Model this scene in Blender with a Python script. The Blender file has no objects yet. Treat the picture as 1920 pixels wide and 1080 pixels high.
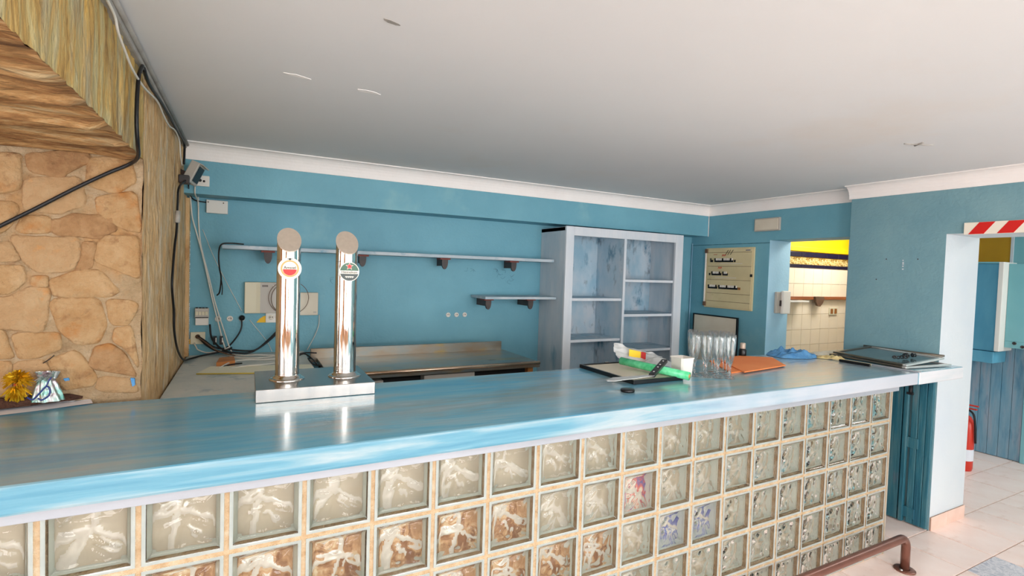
import bpy, bmesh, math, random
from mathutils import Vector, Matrix, noise
random.seed(7)
sc = bpy.context.scene
PI = math.pi

# ------------------------------------------------------------------ camera
def make_camera():
    y, p, r = .4809, -.034, .0319
    cy, sy, cp, sp, cr, sr = math.cos(y), math.sin(y), math.cos(p), math.sin(p), math.cos(r), math.sin(r)
    f = Vector((sy*cp, cy*cp, sp)); rt = Vector((cy, -sy, 0)); up = rt.cross(f)
    r2 = rt*cr + up*sr; u2 = -rt*sr + up*cr
    cd = bpy.data.cameras.new('camera'); co = bpy.data.objects.new('camera', cd)
    sc.collection.objects.link(co)
    m = Matrix((r2, u2, -f)).transposed().to_4x4(); m.translation = Vector((.4419, -1.5848, .6085))
    co.matrix_world = m
    cd.sensor_width = 36; cd.lens = 36*952.7/1920; cd.clip_start = .02
    sc.camera = co
make_camera()

# ------------------------------------------------------------------ world and lights
w = bpy.data.worlds.new('daylight'); sc.world = w; w.use_nodes = True
w.node_tree.nodes['Background'].inputs[0].default_value = (.80, .88, 1, 1)
w.node_tree.nodes['Background'].inputs[1].default_value = 1.1
def area(name, loc, direction, sx, sy, power, col):
    l = bpy.data.lights.new(name, 'AREA'); l.shape = 'RECTANGLE'; l.size = sx; l.size_y = sy
    l.energy = power; l.color = col
    o = bpy.data.objects.new(name, l); sc.collection.objects.link(o)
    o.location = loc; o.rotation_euler = Vector(direction).to_track_quat('-Z', 'Y').to_euler()
    return o
area('window_daylight_left', (-4.9, -3.6, .30), (1, 0, 0), 4.6, 1.7, 125, (.99, .985, 1))
area('window_daylight_front', (-2.0, -7.9, .25), (0, 1, 0), 2.4, 1.9, 115, (.98, .98, 1))
area('window_daylight_front', (3.0, -7.9, .25), (0, 1, 0), 2.2, 1.9, 115, (.98, .98, 1))
area('window_daylight_front', (.62, -7.9, .25), (0, 1, 0), .35, 1.9, 22, (.98, .98, 1))
area('window_daylight_right', (4.36, -4.8, .35), (-1, 0, 0), 3.4, 1.6, 60, (1, .98, .97))
area('overhead_fill', (.9, -3.2, 1.29), (0, 0, -1), 2.8, 1.4, 85, (1, .985, .97))  # unseen fill light added under the ceiling behind the camera
area('passage_fill', (6.2, -.8, 1.29), (0, 0, -1), .8, .5, 13, (1, .98, .96))  # added out of view to brighten the passage floor, no fixture
area('door_daylight_passage', (5.7, -5.5, .0), (0, 1, 0), 1.9, 1.9, 54, (1, .99, .99))
area('kitchen_ceiling_lamp', (5.5, 1.05, 1.26), (0, 0, -1), .6, .25, 9, (1, .96, .90))
sc.view_settings.view_transform = 'Standard'; sc.view_settings.look = 'None'
sc.view_settings.gamma = 1; sc.view_settings.use_curve_mapping = False
sc.view_settings.exposure = .72
sc.cycles.use_denoising = True
sc.cycles.max_bounces = 14; sc.cycles.transmission_bounces = 8; sc.cycles.transparent_max_bounces = 40
sc.cycles.diffuse_bounces = 8; sc.cycles.glossy_bounces = 4

# ------------------------------------------------------------------ materials
def lin(c):
    return tuple((v/255/12.92 if v <= 10 else ((v/255+.055)/1.055)**2.4) for v in c) + (1,)
def mat(name, stops, scale=(3, 3, 3), detail=4, rough=.6, bump=0, bscale=40, metal=0, coat=0,
        distort=0, spots=None, spec=.5, trans=0, ior=1.45, nrough=.55, alpha=1):
    m = bpy.data.materials.new(name); m.use_nodes = True; nt = m.node_tree; N = nt.nodes; Lk = nt.links
    b = N['Principled BSDF']
    b.inputs['Roughness'].default_value = rough; b.inputs['Metallic'].default_value = metal
    b.inputs['Coat Weight'].default_value = coat; b.inputs['Coat Roughness'].default_value = .12
    b.inputs['Specular IOR Level'].default_value = spec; b.inputs['IOR'].default_value = ior
    b.inputs['Transmission Weight'].default_value = trans; b.inputs['Alpha'].default_value = alpha
    if isinstance(stops, tuple): stops = [(0, stops)]
    if len(stops) == 1 and not spots and not bump:
        b.inputs['Base Color'].default_value = lin(stops[0][1]); return m
    tc = N.new('ShaderNodeTexCoord'); mp = N.new('ShaderNodeMapping'); mp.inputs['Scale'].default_value = scale
    Lk.new(tc.outputs['Object'], mp.inputs[0])
    n = N.new('ShaderNodeTexNoise'); n.inputs['Scale'].default_value = 1; n.inputs['Detail'].default_value = detail
    n.inputs['Roughness'].default_value = nrough; n.inputs['Distortion'].default_value = distort
    Lk.new(mp.outputs[0], n.inputs['Vector'])
    r = N.new('ShaderNodeValToRGB'); e = r.color_ramp.elements
    while len(e) < len(stops): e.new(.5)
    while len(e) > max(1, len(stops)): e.remove(e[-1])
    for i, (p, c) in enumerate(stops): e[i].position = p; e[i].color = lin(c)
    Lk.new(n.outputs['Fac'], r.inputs[0]); out = r.outputs[0]
    if spots:   # (colour, scale, threshold lo, hi)
        for (c, s, lo, hi) in spots:
            mp2 = N.new('ShaderNodeMapping'); mp2.inputs['Scale'].default_value = s if isinstance(s, tuple) else (s, s, s)
            mp2.inputs['Location'].default_value = (3.1, 7.7, 1.3)
            Lk.new(tc.outputs['Object'], mp2.inputs[0])
            n2 = N.new('ShaderNodeTexNoise'); n2.inputs['Scale'].default_value = 1; n2.inputs['Detail'].default_value = 5
            n2.inputs['Roughness'].default_value = .6
            Lk.new(mp2.outputs[0], n2.inputs['Vector'])
            mr = N.new('ShaderNodeMapRange'); mr.inputs[1].default_value = lo; mr.inputs[2].default_value = hi
            Lk.new(n2.outputs['Fac'], mr.inputs[0])
            mx = N.new('ShaderNodeMixRGB'); mx.inputs[2].default_value = lin(c)
            Lk.new(mr.outputs[0], mx.inputs[0]); Lk.new(out, mx.inputs[1]); out = mx.outputs[0]
    Lk.new(out, b.inputs['Base Color'])
    if bump:
        bs = bscale if isinstance(bscale, tuple) else (bscale,)*3
        mp3 = N.new('ShaderNodeMapping'); mp3.inputs['Scale'].default_value = bs
        Lk.new(tc.outputs['Object'], mp3.inputs[0])
        n3 = N.new('ShaderNodeTexNoise'); n3.inputs['Scale'].default_value = 1; n3.inputs['Detail'].default_value = 4
        Lk.new(mp3.outputs[0], n3.inputs['Vector'])
        bu = N.new('ShaderNodeBump'); bu.inputs['Strength'].default_value = bump; bu.inputs['Distance'].default_value = .01
        Lk.new(n3.outputs['Fac'], bu.inputs['Height']); Lk.new(bu.outputs[0], b.inputs['Normal'])
    return m
M = {}
M['blue'] = mat('blue_plaster', [(.3, (104, 162, 180)), (.7, (116, 174, 190))], (2.5, 2.5, 2.5), 5, .55, .25, 60,
                spots=[((132, 182, 190), 1.7, .60, .74)])
M['blue_near'] = mat('blue_grey_plaster', [(.3, (108, 150, 162)), (.7, (124, 162, 170))], (3, 3, 3), 5, .6, .25, 60)
M['pale'] = mat('pale_reveal_paint', [(.3, (198, 206, 212)), (.7, (208, 214, 216))], (2, 2, 2), 3, .6, .15, 50)
M['tan'] = mat('tan_render', [(.3, (176, 134, 96)), (.7, (190, 150, 112))], (2, 2, 2), 3, .7)
M['jamb'] = mat('light_blue_paint', [(.3, (150, 194, 216)), (.7, (166, 206, 226))], (2, 2, 2), 3, .6, .15, 50)
M['ceiling'] = mat('ceiling_plaster', [(.3, (224, 224, 224)), (.7, (230, 229, 228))], (.7, .7, .7), 3, .75, .12, 12,
                   spots=[((226, 220, 214), .8, .58, .75)])
M['cove'] = mat('coving_plaster', [(.3, (244, 238, 234)), (.7, (248, 244, 240))], (4, 4, 4), 4, .6, .2, 30)
M['greytrim'] = mat('grey_trim', [(.3, (140, 135, 128)), (.7, (176, 172, 165))], (9, 9, 9), 4, .7, .3, 60)
M['yellow'] = mat('yellow_paint', [(.3, (238, 186, 4)), (.7, (242, 192, 8))], (2, 2, 2), 3, .5)
M['ochre'] = mat('ochre_paint', [(.3, (176, 130, 10)), (.7, (190, 142, 16))], (4, 4, 4), 3, .6)
M['teal'] = mat('teal_paint', [(.3, (112, 172, 180)), (.7, (128, 184, 190))], (2, 2, 2), 3, .5)
WB = [(.28, (74, 152, 188)), (.42, (104, 166, 190)), (.52, (130, 172, 186)), (.62, (146, 166, 170)), (.75, (176, 192, 196))]
M['washed'] = mat('washed_blue_paint', WB, (1.6, 9, 9), 6, .24, .12, (6, 60, 60), coat=.5, distort=.4,
                  spots=[((132, 140, 130), (1.1, 5, 5), .58, .75), ((88, 165, 200), (1.4, 7, 7), .62, .72)])
M['washed_edge'] = mat('washed_blue_edge', [(.30, (70, 128, 152)), (.45, (92, 144, 163)), (.55, (122, 156, 168)), (.68, (156, 170, 174))],
                       (1.8, 14, 26), 6, .38, .15, (8, 60, 60), coat=.1, distort=.5)
def fade(m, colour, lo, hi):      # paint worn paler from local x = lo to hi
    nt = m.node_tree; N = nt.nodes; L = nt.links; b = N['Principled BSDF']; src = b.inputs['Base Color'].links[0].from_socket
    tc = N.new('ShaderNodeTexCoord'); sx = N.new('ShaderNodeSeparateXYZ'); L.new(tc.outputs['Object'], sx.inputs[0])
    n = N.new('ShaderNodeTexNoise'); n.inputs['Scale'].default_value = 2.5; n.inputs['Detail'].default_value = 5; L.new(tc.outputs['Object'], n.inputs['Vector'])
    ma = N.new('ShaderNodeMath'); ma.operation = 'MULTIPLY_ADD'; ma.inputs[1].default_value = 2.2
    L.new(n.outputs['Fac'], ma.inputs[0]); L.new(sx.outputs[0], ma.inputs[2])
    mr = N.new('ShaderNodeMapRange'); mr.inputs[1].default_value = lo+1.1; mr.inputs[2].default_value = hi+1.1; mr.inputs[4].default_value = .85; L.new(ma.outputs[0], mr.inputs[0])
    mx = N.new('ShaderNodeMixRGB'); mx.inputs[2].default_value = lin(colour)
    L.new(mr.outputs[0], mx.inputs[0]); L.new(src, mx.inputs[1]); L.new(mx.outputs[0], b.inputs['Base Color'])
fade(M['washed_edge'], (190, 190, 196), 4.6, 6.1); fade(M['washed'], (150, 164, 172), 5.4, 6.8)
M['silver_edge'] = mat('pale_washed_edge', [(.3, (196, 204, 208)), (.5, (214, 214, 216)), (.7, (226, 220, 222))],
                       (2, 12, 16), 5, .3, .1, 40, coat=.3)
M['cab'] = mat('limewashed_paint', [(.3, (168, 190, 202)), (.5, (188, 200, 208)), (.7, (202, 208, 212))], (9, 9, 2.2), 6, .6, .2, (60, 60, 10),
               spots=[((110, 156, 180), (7, 7, 2), .60, .78)])
M['cab_in'] = mat('limewashed_inside', [(.3, (148, 184, 202)), (.5, (176, 198, 210)), (.7, (198, 206, 212))], (7, 7, 4), 6, .6, .2, (60, 60, 10),
                  spots=[((62, 120, 148), (8, 8, 4), .56, .70), ((120, 132, 142), (12, 12, 7), .58, .74)])
M['cab_edge'] = mat('white_face_paint', [(.3, (200, 210, 218)), (.7, (216, 220, 224))], (12, 12, 2), 5, .55, .15, (60, 60, 10))
M['door'] = mat('teal_washed_wood', [(.28, (22, 78, 98)), (.45, (38, 98, 114)), (.58, (64, 110, 120)), (.72, (98, 118, 124))],
                (26, 26, 2.2), 6, .5, .3, (90, 90, 6), spots=[((96, 100, 112), (14, 14, 3), .60, .78)])
M['door_pale'] = mat('pale_washed_wood', [(.28, (84, 140, 166)), (.5, (120, 156, 174)), (.72, (150, 160, 172))],
                     (20, 20, 2), 6, .5, .3, (90, 90, 6), spots=[((60, 120, 148), (9, 9, 2), .56, .72)])
M['bluebox'] = mat('blue_box_paint', [(.3, (70, 142, 172)), (.7, (96, 164, 188))], (5, 5, 1.6), 5, .45)
M['mortar'] = mat('tan_grout', [(.3, (168, 140, 104)), (.5, (184, 158, 124)), (.7, (192, 176, 150))], (30, 30, 30), 5, .85, .6, 180,
                  spots=[((160, 124, 82), 14, .58, .72)])
M['cavity'] = mat('cream_cavity', [(.3, (166, 155, 136)), (.7, (178, 168, 151))], (5, 5, 5), 4, .5, .15, 30)
M['capping'] = mat('grey_capping_strip', [(.3, (150, 154, 160)), (.7, (168, 170, 176))], (2, 12, 12), 4, .35, .1, 30)
M['stone'] = mat('sandstone', [(.28, (132, 94, 58)), (.42, (158, 122, 80)), (.55, (168, 136, 96)), (.72, (180, 152, 116))],
                 (7, 7, 7), 9, .88, 1.0, 55, nrough=.68, spots=[((162, 106, 52), 9, .58, .74), ((134, 98, 64), 16, .58, .72)])
M['stone_pale'] = mat('pale_sandstone', [(.3, (154, 122, 84)), (.5, (164, 132, 94)), (.7, (172, 146, 110))],
                      (8, 8, 8), 9, .88, .9, 60, nrough=.68, spots=[((190, 130, 66), 10, .62, .78)])
M['stone_dark'] = mat('brown_sandstone', [(.3, (124, 88, 56)), (.5, (150, 114, 76)), (.7, (168, 136, 98))],
                      (9, 9, 9), 9, .88, 1.0, 55, nrough=.68, spots=[((168, 112, 54), 8, .56, .72)])
M['stonemortar'] = mat('grey_sand_mortar', [(.3, (138, 116, 84)), (.5, (158, 134, 102)), (.7, (172, 154, 126))],
                       (9, 9, 9), 9, .9, 1.0, 80, nrough=.7, spots=[((166, 126, 80), 4, .52, .70), ((112, 78, 46), (7, 7, 11), .60, .76)])
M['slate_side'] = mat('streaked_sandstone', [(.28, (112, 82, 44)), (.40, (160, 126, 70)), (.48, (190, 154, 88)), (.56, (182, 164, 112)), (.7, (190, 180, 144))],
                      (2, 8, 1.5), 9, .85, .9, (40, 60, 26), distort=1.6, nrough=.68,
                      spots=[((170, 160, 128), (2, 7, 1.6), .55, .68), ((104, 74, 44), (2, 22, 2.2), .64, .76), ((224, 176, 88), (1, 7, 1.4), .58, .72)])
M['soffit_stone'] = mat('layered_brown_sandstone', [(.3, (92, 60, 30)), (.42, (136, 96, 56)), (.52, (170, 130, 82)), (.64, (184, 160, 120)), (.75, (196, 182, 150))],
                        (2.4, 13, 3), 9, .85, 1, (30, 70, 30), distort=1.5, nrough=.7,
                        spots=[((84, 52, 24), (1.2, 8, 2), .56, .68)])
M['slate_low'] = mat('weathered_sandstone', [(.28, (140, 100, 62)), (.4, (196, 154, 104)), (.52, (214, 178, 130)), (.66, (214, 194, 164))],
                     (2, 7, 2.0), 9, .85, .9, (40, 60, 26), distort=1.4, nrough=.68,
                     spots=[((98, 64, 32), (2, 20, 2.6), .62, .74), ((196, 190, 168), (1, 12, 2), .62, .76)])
M['concrete'] = mat('grey_screed', [(.3, (196, 202, 200)), (.5, (214, 216, 210)), (.7, (224, 222, 214))], (5, 5, 5), 6, .6, .3, 50,
                    spots=[((126, 152, 162), 5, .56, .7)])
M['steel'] = mat('brushed_steel', [(.3, (160, 160, 158)), (.7, (178, 176, 172))], (40, 3, 3), 4, .26, .03, (300, 8, 8), metal=1)
M['chrome'] = mat('polished_steel', (226, 222, 216), rough=.045, metal=1)
M['capmetal'] = mat('satin_steel_cap', [(.3, (186, 172, 156)), (.7, (196, 182, 166))], (60, 60, 60), 4, .5, metal=.35)
M['dullsteel'] = mat('stained_steel', [(.3, (150, 128, 104)), (.5, (150, 146, 136)), (.7, (120, 144, 152))], (3, 8, 8), 6, .30, .05, 60, metal=.8,
                     spots=[((176, 146, 70), (4, 12, 12), .56, .72), ((60, 58, 50), (5, 12, 12), .66, .76)])
M['nose'] = mat('steel_nosing', [(.3, (196, 170, 146)), (.7, (206, 184, 160))], (3, 8, 8), 3, .22, metal=.9)
M['tile'] = mat('terracotta_tile', [(.3, (242, 216, 204)), (.7, (248, 228, 218))], (5, 5, 5), 5, .32, .08, 30, spots=[((226, 194, 178), 9, .55, .75)])
M['tile_far'] = mat('paler_floor_tile', [(.3, (196, 186, 180)), (.7, (206, 196, 190))], (5, 5, 5), 4, .35)
M['tilegrey'] = mat('grey_marbled_tile', [(.4, (190, 190, 196)), (.5, (222, 218, 220)), (.6, (176, 178, 188))], (14, 14, 14), 3, .35, .1, 30, distort=2)
M['grout'] = mat('floor_grout', [(.3, (150, 122, 104)), (.7, (170, 142, 124))], (20, 20, 20), 3, .9)
M['skirt'] = mat('salmon_skirting', [(.3, (222, 184, 166)), (.7, (232, 200, 184))], (8, 8, 8), 3, .4)
M['walltile'] = mat('cream_tile', [(.3, (232, 216, 190)), (.7, (240, 226, 204))], (3, 3, 3), 3, .18)
M['wallgrout'] = mat('cream_grout', [(.3, (206, 186, 158)), (.7, (214, 196, 170))], (10, 10, 10), 3, .8)
M['navytile'] = mat('navy_tile', (26, 22, 48), rough=.2)
M['decor'] = mat('ornamental_tile', [(.42, (120, 88, 30)), (.5, (196, 160, 84)), (.58, (226, 206, 150))], (38, 10, 44), 3, .3, distort=1.4)
M['wood'] = mat('red_brown_wood', [(.3, (122, 66, 34)), (.7, (158, 94, 54))], (3, 20, 20), 5, .5, .1, 60)
M['orangewood'] = mat('orange_wood', [(.3, (176, 104, 48)), (.7, (206, 136, 72))], (6, 30, 30), 5, .6, .2, 60)
M['white'] = mat('white_plastic', (226, 222, 214), rough=.35)
M['cream'] = mat('cream_plastic', (214, 206, 178), rough=.4)
M['greyplastic'] = mat('grey_plastic', (184, 178, 168), rough=.45)
M['black'] = mat('black_plastic', (18, 18, 20), rough=.3)
M['blacksoft'] = mat('black_rubber', (28, 27, 30), rough=.6)
M['dark'] = mat('dark_recess', (24, 22, 22), rough=.8)
M['brownmetal'] = mat('brown_enamelled_steel', [(.3, (104, 66, 54)), (.7, (124, 82, 68))], (6, 6, 6), 4, .28, .03, 60, metal=.3)
M['bracket'] = mat('dark_bracket', [(.3, (48, 50, 52)), (.7, (76, 62, 58))], (20, 20, 20), 3, .5)
M['redrust'] = mat('rusty_bracket_head', (128, 60, 50), rough=.6)
M['shelfpaint'] = mat('shelf_paint', [(.3, (146, 172, 184)), (.6, (184, 194, 200)), (.75, (206, 208, 210))], (5, 14, 14), 5, .5, .1, 40,
                      spots=[((92, 150, 176), 8, .58, .72)])
M['panel'] = mat('breaker_box_cover', [(.3, (200, 186, 144)), (.6, (212, 198, 156)), (.75, (216, 192, 160))], (4, 4, 4), 4, .45,
                 spots=[((176, 150, 104), 9, .62, .8)])
M['red'] = mat('red_paint', (206, 30, 26), rough=.4)
M['redext'] = mat('extinguisher_red', (204, 52, 34), rough=.3)
M['orange'] = mat('orange_card', [(.3, (236, 128, 66)), (.7, (246, 150, 90))], (3, 3, 3), 3, .7)
M['clothblue'] = mat('blue_cloth', [(.3, (66, 130, 186)), (.7, (106, 162, 206))], (30, 30, 30), 4, .9, .4, 200)
M['sponge'] = mat('yellow_cloth', [(.3, (206, 180, 120)), (.7, (222, 204, 150))], (40, 40, 40), 4, .9, .5, 200)
M['green'] = mat('green_film', [(.3, (62, 190, 124)), (.7, (120, 224, 168))], (4, 30, 30), 3, .25)
M['card'] = mat('brown_card', (200, 150, 90), rough=.8)
M['paper'] = mat('white_paper', [(.3, (222, 224, 232)), (.7, (234, 236, 240))], (8, 8, 8), 3, .6)
M['beige'] = mat('beige_board', [(.3, (206, 196, 176)), (.7, (216, 208, 190))], (5, 5, 5), 3, .7)
M['yellowlabel'] = mat('yellow_label', (246, 208, 40), rough=.5)
M['redlabel'] = mat('red_label', (190, 40, 36), rough=.5)
M['brass'] = mat('brown_resin', (150, 96, 50), rough=.3)
M['paleyellow'] = mat('yellow_edge', (214, 190, 70), rough=.5)
M['paleyellow2'] = mat('cream_sheet', [(.3, (244, 236, 206)), (.7, (250, 244, 220))], (5, 5, 5), 3, .5)
M['gold'] = mat('gold_tinsel', [(.3, (190, 128, 8)), (.7, (244, 206, 50))], (60, 60, 60), 3, .22, metal=.7)
M['foil'] = mat('iridescent_foil', [(.35, (96, 150, 140)), (.5, (150, 164, 158)), (.65, (166, 138, 146))], (30, 30, 30), 3, .2, metal=.4)
M['ribbon'] = mat('navy_ribbon', (28, 48, 110), rough=.4)
M['soil'] = mat('dark_soil', [(.3, (60, 38, 30)), (.7, (92, 62, 48))], (30, 30, 30), 5, .95, .8, 120)
M['wcable'] = mat('white_cable', (214, 210, 200), rough=.5)
M['bcable'] = mat('black_cable', (22, 22, 24), rough=.45)
M['brcable'] = mat('brown_cable', (104, 78, 60), rough=.5)
M['mudglass'] = mat('smoky_panel', [(.3, (70, 92, 98)), (.7, (96, 116, 120))], (6, 6, 6), 3, .12)
M['traymetal'] = mat('bronze_frame', (120, 112, 100), rough=.3, metal=.8)
M['traybright'] = mat('bright_frame', (222, 220, 214), rough=.25, metal=.6)
M['amber'] = mat('amber_ring', (226, 160, 92), rough=.35)
M['greenb'] = mat('badge_green', (20, 84, 52), rough=.3)
M['darkgreen'] = mat('badge_dark', (16, 40, 34), rough=.3)
M['ivory'] = mat('badge_ivory', (236, 230, 214), rough=.35)
def thin_glass(name, tint, edge):
    m = bpy.data.materials.new(name); m.use_nodes = True; nt = m.node_tree; N = nt.nodes; L = nt.links; N.remove(N['Principled BSDF'])
    t = N.new('ShaderNodeBsdfTransparent'); t.inputs[0].default_value = tint
    g = N.new('ShaderNodeBsdfGlossy'); g.inputs['Roughness'].default_value = .03
    lw = N.new('ShaderNodeLayerWeight'); lw.inputs[0].default_value = edge
    x = N.new('ShaderNodeMixShader'); L.new(lw.outputs['Facing'], x.inputs[0]); L.new(t.outputs[0], x.inputs[1]); L.new(g.outputs[0], x.inputs[2])
    L.new(x.outputs[0], N['Material Output'].inputs[0]); return m
M['glass'] = thin_glass('clear_glass', (.965, .972, .97, 1), .34)
M['solidglass'] = mat('solid_clear_glass', (255, 255, 255), rough=.0, trans=1, ior=1.4)
M['blockglass'] = mat('block_glass', (253, 253, 248), rough=.05, trans=1, ior=1.36)
M['rimglass'] = mat('block_rim', (206, 214, 208), rough=.15, coat=.5)
M['rimface'] = mat('pale_glass_rim', [(.3, (146, 154, 150)), (.7, (160, 166, 160))], (20, 20, 20), 3, .12, coat=.5)
M['rib'] = mat('rib_highlight_paint', [(.3, (186, 180, 170)), (.7, (198, 192, 182))], (30, 30, 30), 3, .15, coat=.4)  # bright streaks of the wavy glass, painted as colour on the rear pane
M['cavity_brown'] = mat('brown_behind_glass', [(.35, (128, 84, 48)), (.5, (180, 140, 100)), (.65, (206, 190, 160))], (22, 22, 22), 4, .5, distort=1)
M['cavity_blue'] = mat('blue_behind_glass', [(.4, (74, 84, 150)), (.5, (120, 130, 170)), (.6, (200, 200, 190))], (16, 16, 16), 3, .5, distort=1)
M['cavity_red'] = mat('red_behind_glass', [(.36, (60, 90, 160)), (.46, (196, 90, 80)), (.56, (206, 200, 184))], (16, 16, 16), 3, .5, distort=1)

# ------------------------------------------------------------------ mesh helpers
class MB:
    def __init__(s): s.v = []; s.f = []; s.m = []; s.sm = []
    def add(s, vs, fs, mi=0, smooth=False):
        o = len(s.v); s.v += [tuple(v) for v in vs]
        for f in fs: s.f.append(tuple(i+o for i in f)); s.m.append(mi); s.sm.append(smooth)
        return s
    def box(s, x0, x1, y0, y1, z0, z1, mi=0, b=0):
        if b > 0:
            bm = bmesh.new()
            vs = [bm.verts.new(p) for p in [(x, y, z) for x in (x0, x1) for y in (y0, y1) for z in (z0, z1)]]
            for f in ((0, 1, 3, 2), (4, 6, 7, 5), (0, 4, 5, 1), (2, 3, 7, 6), (0, 2, 6, 4), (1, 5, 7, 3)):
                bm.faces.new([vs[i] for i in f])
            bmesh.ops.recalc_face_normals(bm, faces=bm.faces)
            bmesh.ops.bevel(bm, geom=list(bm.edges), offset=b, segments=2, affect='EDGES', profile=.5)
            bm.verts.index_update()
            s.add([v.co for v in bm.verts], [[v.index for v in f.verts] for f in bm.faces], mi); bm.free(); return s
        v = [(x, y, z) for x in (x0, x1) for y in (y0, y1) for z in (z0, z1)]
        s.add(v, [(0, 1, 3, 2), (4, 6, 7, 5), (0, 4, 5, 1), (2, 3, 7, 6), (0, 2, 6, 4), (1, 5, 7, 3)], mi); return s
    def obox(s, c, ax, ay, az, mi=0, b=0):   # centre and three half-axis vectors
        t = MB().box(-1, 1, -1, 1, -1, 1)
        c, ax, ay, az = map(Vector, (c, ax, ay, az))
        if b:
            lx, ly, lz = ax.length, ay.length, az.length
            t = MB().box(-lx, lx, -ly, ly, -lz, lz, 0, b); ax, ay, az = ax/lx, ay/ly, az/lz
        s.add([c+ax*p[0]+ay*p[1]+az*p[2] for p in t.v], t.f, mi); return s
    def lathe(s, prof, c=(0, 0, 0), n=24, mi=0, smooth=True, ax=None, cap=False):
        c = Vector(c); R = Matrix.Identity(3)
        if ax is not None: R = Vector(ax).to_track_quat('Z', 'Y').to_matrix()
        vs = []; k = len(prof)
        for (r, z) in prof:
            for i in range(n):
                a = 2*PI*i/n; vs.append(c + R @ Vector((r*math.cos(a), r*math.sin(a), z)))
        fs = [(j*n+i, j*n+(i+1) % n, (j+1)*n+(i+1) % n, (j+1)*n+i) for j in range(k-1) for i in range(n)]
        if cap: fs += [tuple(range(n))[::-1], tuple((k-1)*n+i for i in range(n))]
        s.add(vs, fs, mi, smooth); return s
    def tube(s, pts, r, n=8, mi=0, spline=True, sub=5):
        P = [Vector(p) for p in pts]
        if spline and len(P) > 2:
            Q = []
            E = [P[0]*2-P[1]] + P + [P[-1]*2-P[-2]]
            for i in range(1, len(E)-2):
                for t in range(sub):
                    t /= sub; a, b, c, d = E[i-1:i+3]
                    Q.append(.5*((2*b)+(c-a)*t+(2*a-5*b+4*c-d)*t*t+(3*b-a-3*c+d)*t**3))
            P = Q + [P[-1]]
        prev = None; vs = []
        for i, p in enumerate(P):
            t = (P[min(i+1, len(P)-1)]-P[max(i-1, 0)]).normalized()
            if prev is None: prev = t.orthogonal().normalized()
            prev = (prev-t*prev.dot(t)).normalized(); q = t.cross(prev)
            rr = r[i] if isinstance(r, list) else r
            for k in range(n):
                a = 2*PI*k/n; vs.append(p+prev*math.cos(a)*rr+q*math.sin(a)*rr)
        m = len(P)
        fs = [(j*n+i, j*n+(i+1) % n, (j+1)*n+(i+1) % n, (j+1)*n+i) for j in range(m-1) for i in range(n)]
        fs += [tuple(range(n))[::-1], tuple((m-1)*n+i for i in range(n))]
        s.add(vs, fs, mi, True); return s
    def prism(s, poly, axis, a0, a1, mi=0, inset=0, lift=0):
        # poly of 2-D points; axis 'x' -> (y,z), 'y' -> (x,z), 'z' -> (x,y)
        def P(p, a): return {'x': (a, p[0], p[1]), 'y': (p[0], a, p[1]), 'z': (p[0], p[1], a)}[axis]
        n = len(poly); vs = [P(p, a0) for p in poly]+[P(p, a1) for p in poly]
        fs = [tuple(range(n)), tuple(range(n, 2*n))[::-1]]+[(i, n+i, n+(i+1) % n, (i+1) % n) for i in range(n)]
        s.add(vs, fs, mi); return s
    def grid(s, fn, nu, nv, mi=0, smooth=True):
        vs = [fn(i/nu, j/nv) for j in range(nv+1) for i in range(nu+1)]
        fs = [(j*(nu+1)+i, j*(nu+1)+i+1, (j+1)*(nu+1)+i+1, (j+1)*(nu+1)+i) for j in range(nv) for i in range(nu)]
        s.add(vs, fs, mi, smooth); return s
    def mesh(s, name, mats, off=(0, 0, 0), fix=True):
        me = bpy.data.meshes.new(name); o = Vector(off)
        me.from_pydata([Vector(v)-o for v in s.v], [], s.f)
        for m in mats: me.materials.append(M[m] if isinstance(m, str) else m)
        me.polygons.foreach_set('material_index', s.m); me.polygons.foreach_set('use_smooth', s.sm)
        if fix:
            bm = bmesh.new(); bm.from_mesh(me); bmesh.ops.recalc_face_normals(bm, faces=bm.faces); bm.to_mesh(me); bm.free()
        me.update(); return me
COL = sc.collection
def link(name, me, loc=(0, 0, 0), parent=None):
    o = bpy.data.objects.new(name, me); COL.objects.link(o); o.location = loc
    if parent: o.parent = parent; o.location = loc
    return o
def wpos(o):
    p = Vector(o.location)
    while o.parent: o = o.parent; p += Vector(o.location)
    return p
def part(name, mb, mats, parent, fix=True, label=None):     # mb in world coordinates, parent unrotated
    if isinstance(mats, str): mats = [mats]
    o = link(name, mb.mesh(name, mats, wpos(parent), fix), (0, 0, 0), parent)
    if label: o['label'] = label
    return o
def thing(name, loc, label, cat, group=None):
    o = bpy.data.objects.new(name, None); COL.objects.link(o); o.location = loc; o.empty_display_size = .05
    o['label'] = label; o['category'] = cat
    if group: o['group'] = group
    return o
def single(name, mb, mats, loc, label, cat, group=None, fix=True):
    if isinstance(mats, str): mats = [mats]
    o = link(name, mb.mesh(name, mats, loc, fix), loc); o['label'] = label; o['category'] = cat
    if group: o['group'] = group
    return o
def struct(name, mb, mats, loc=(0, 0, 0), fix=True):
    if isinstance(mats, str): mats = [mats]
    o = link(name, mb.mesh(name, mats, loc, fix), loc); o['kind'] = 'structure'; return o
def dup(o, loc, label=None, group=None, rot=None):
    c = o.copy(); COL.objects.link(c); c.location = loc
    if rot is not None: c.rotation_euler = rot
    if label: c['label'] = label
    if group: c['group'] = group
    for ch in list(o.children):
        k = ch.copy(); COL.objects.link(k); k.parent = c
        for g in ch.children:
            h = g.copy(); COL.objects.link(h); h.parent = k
    return c
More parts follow.
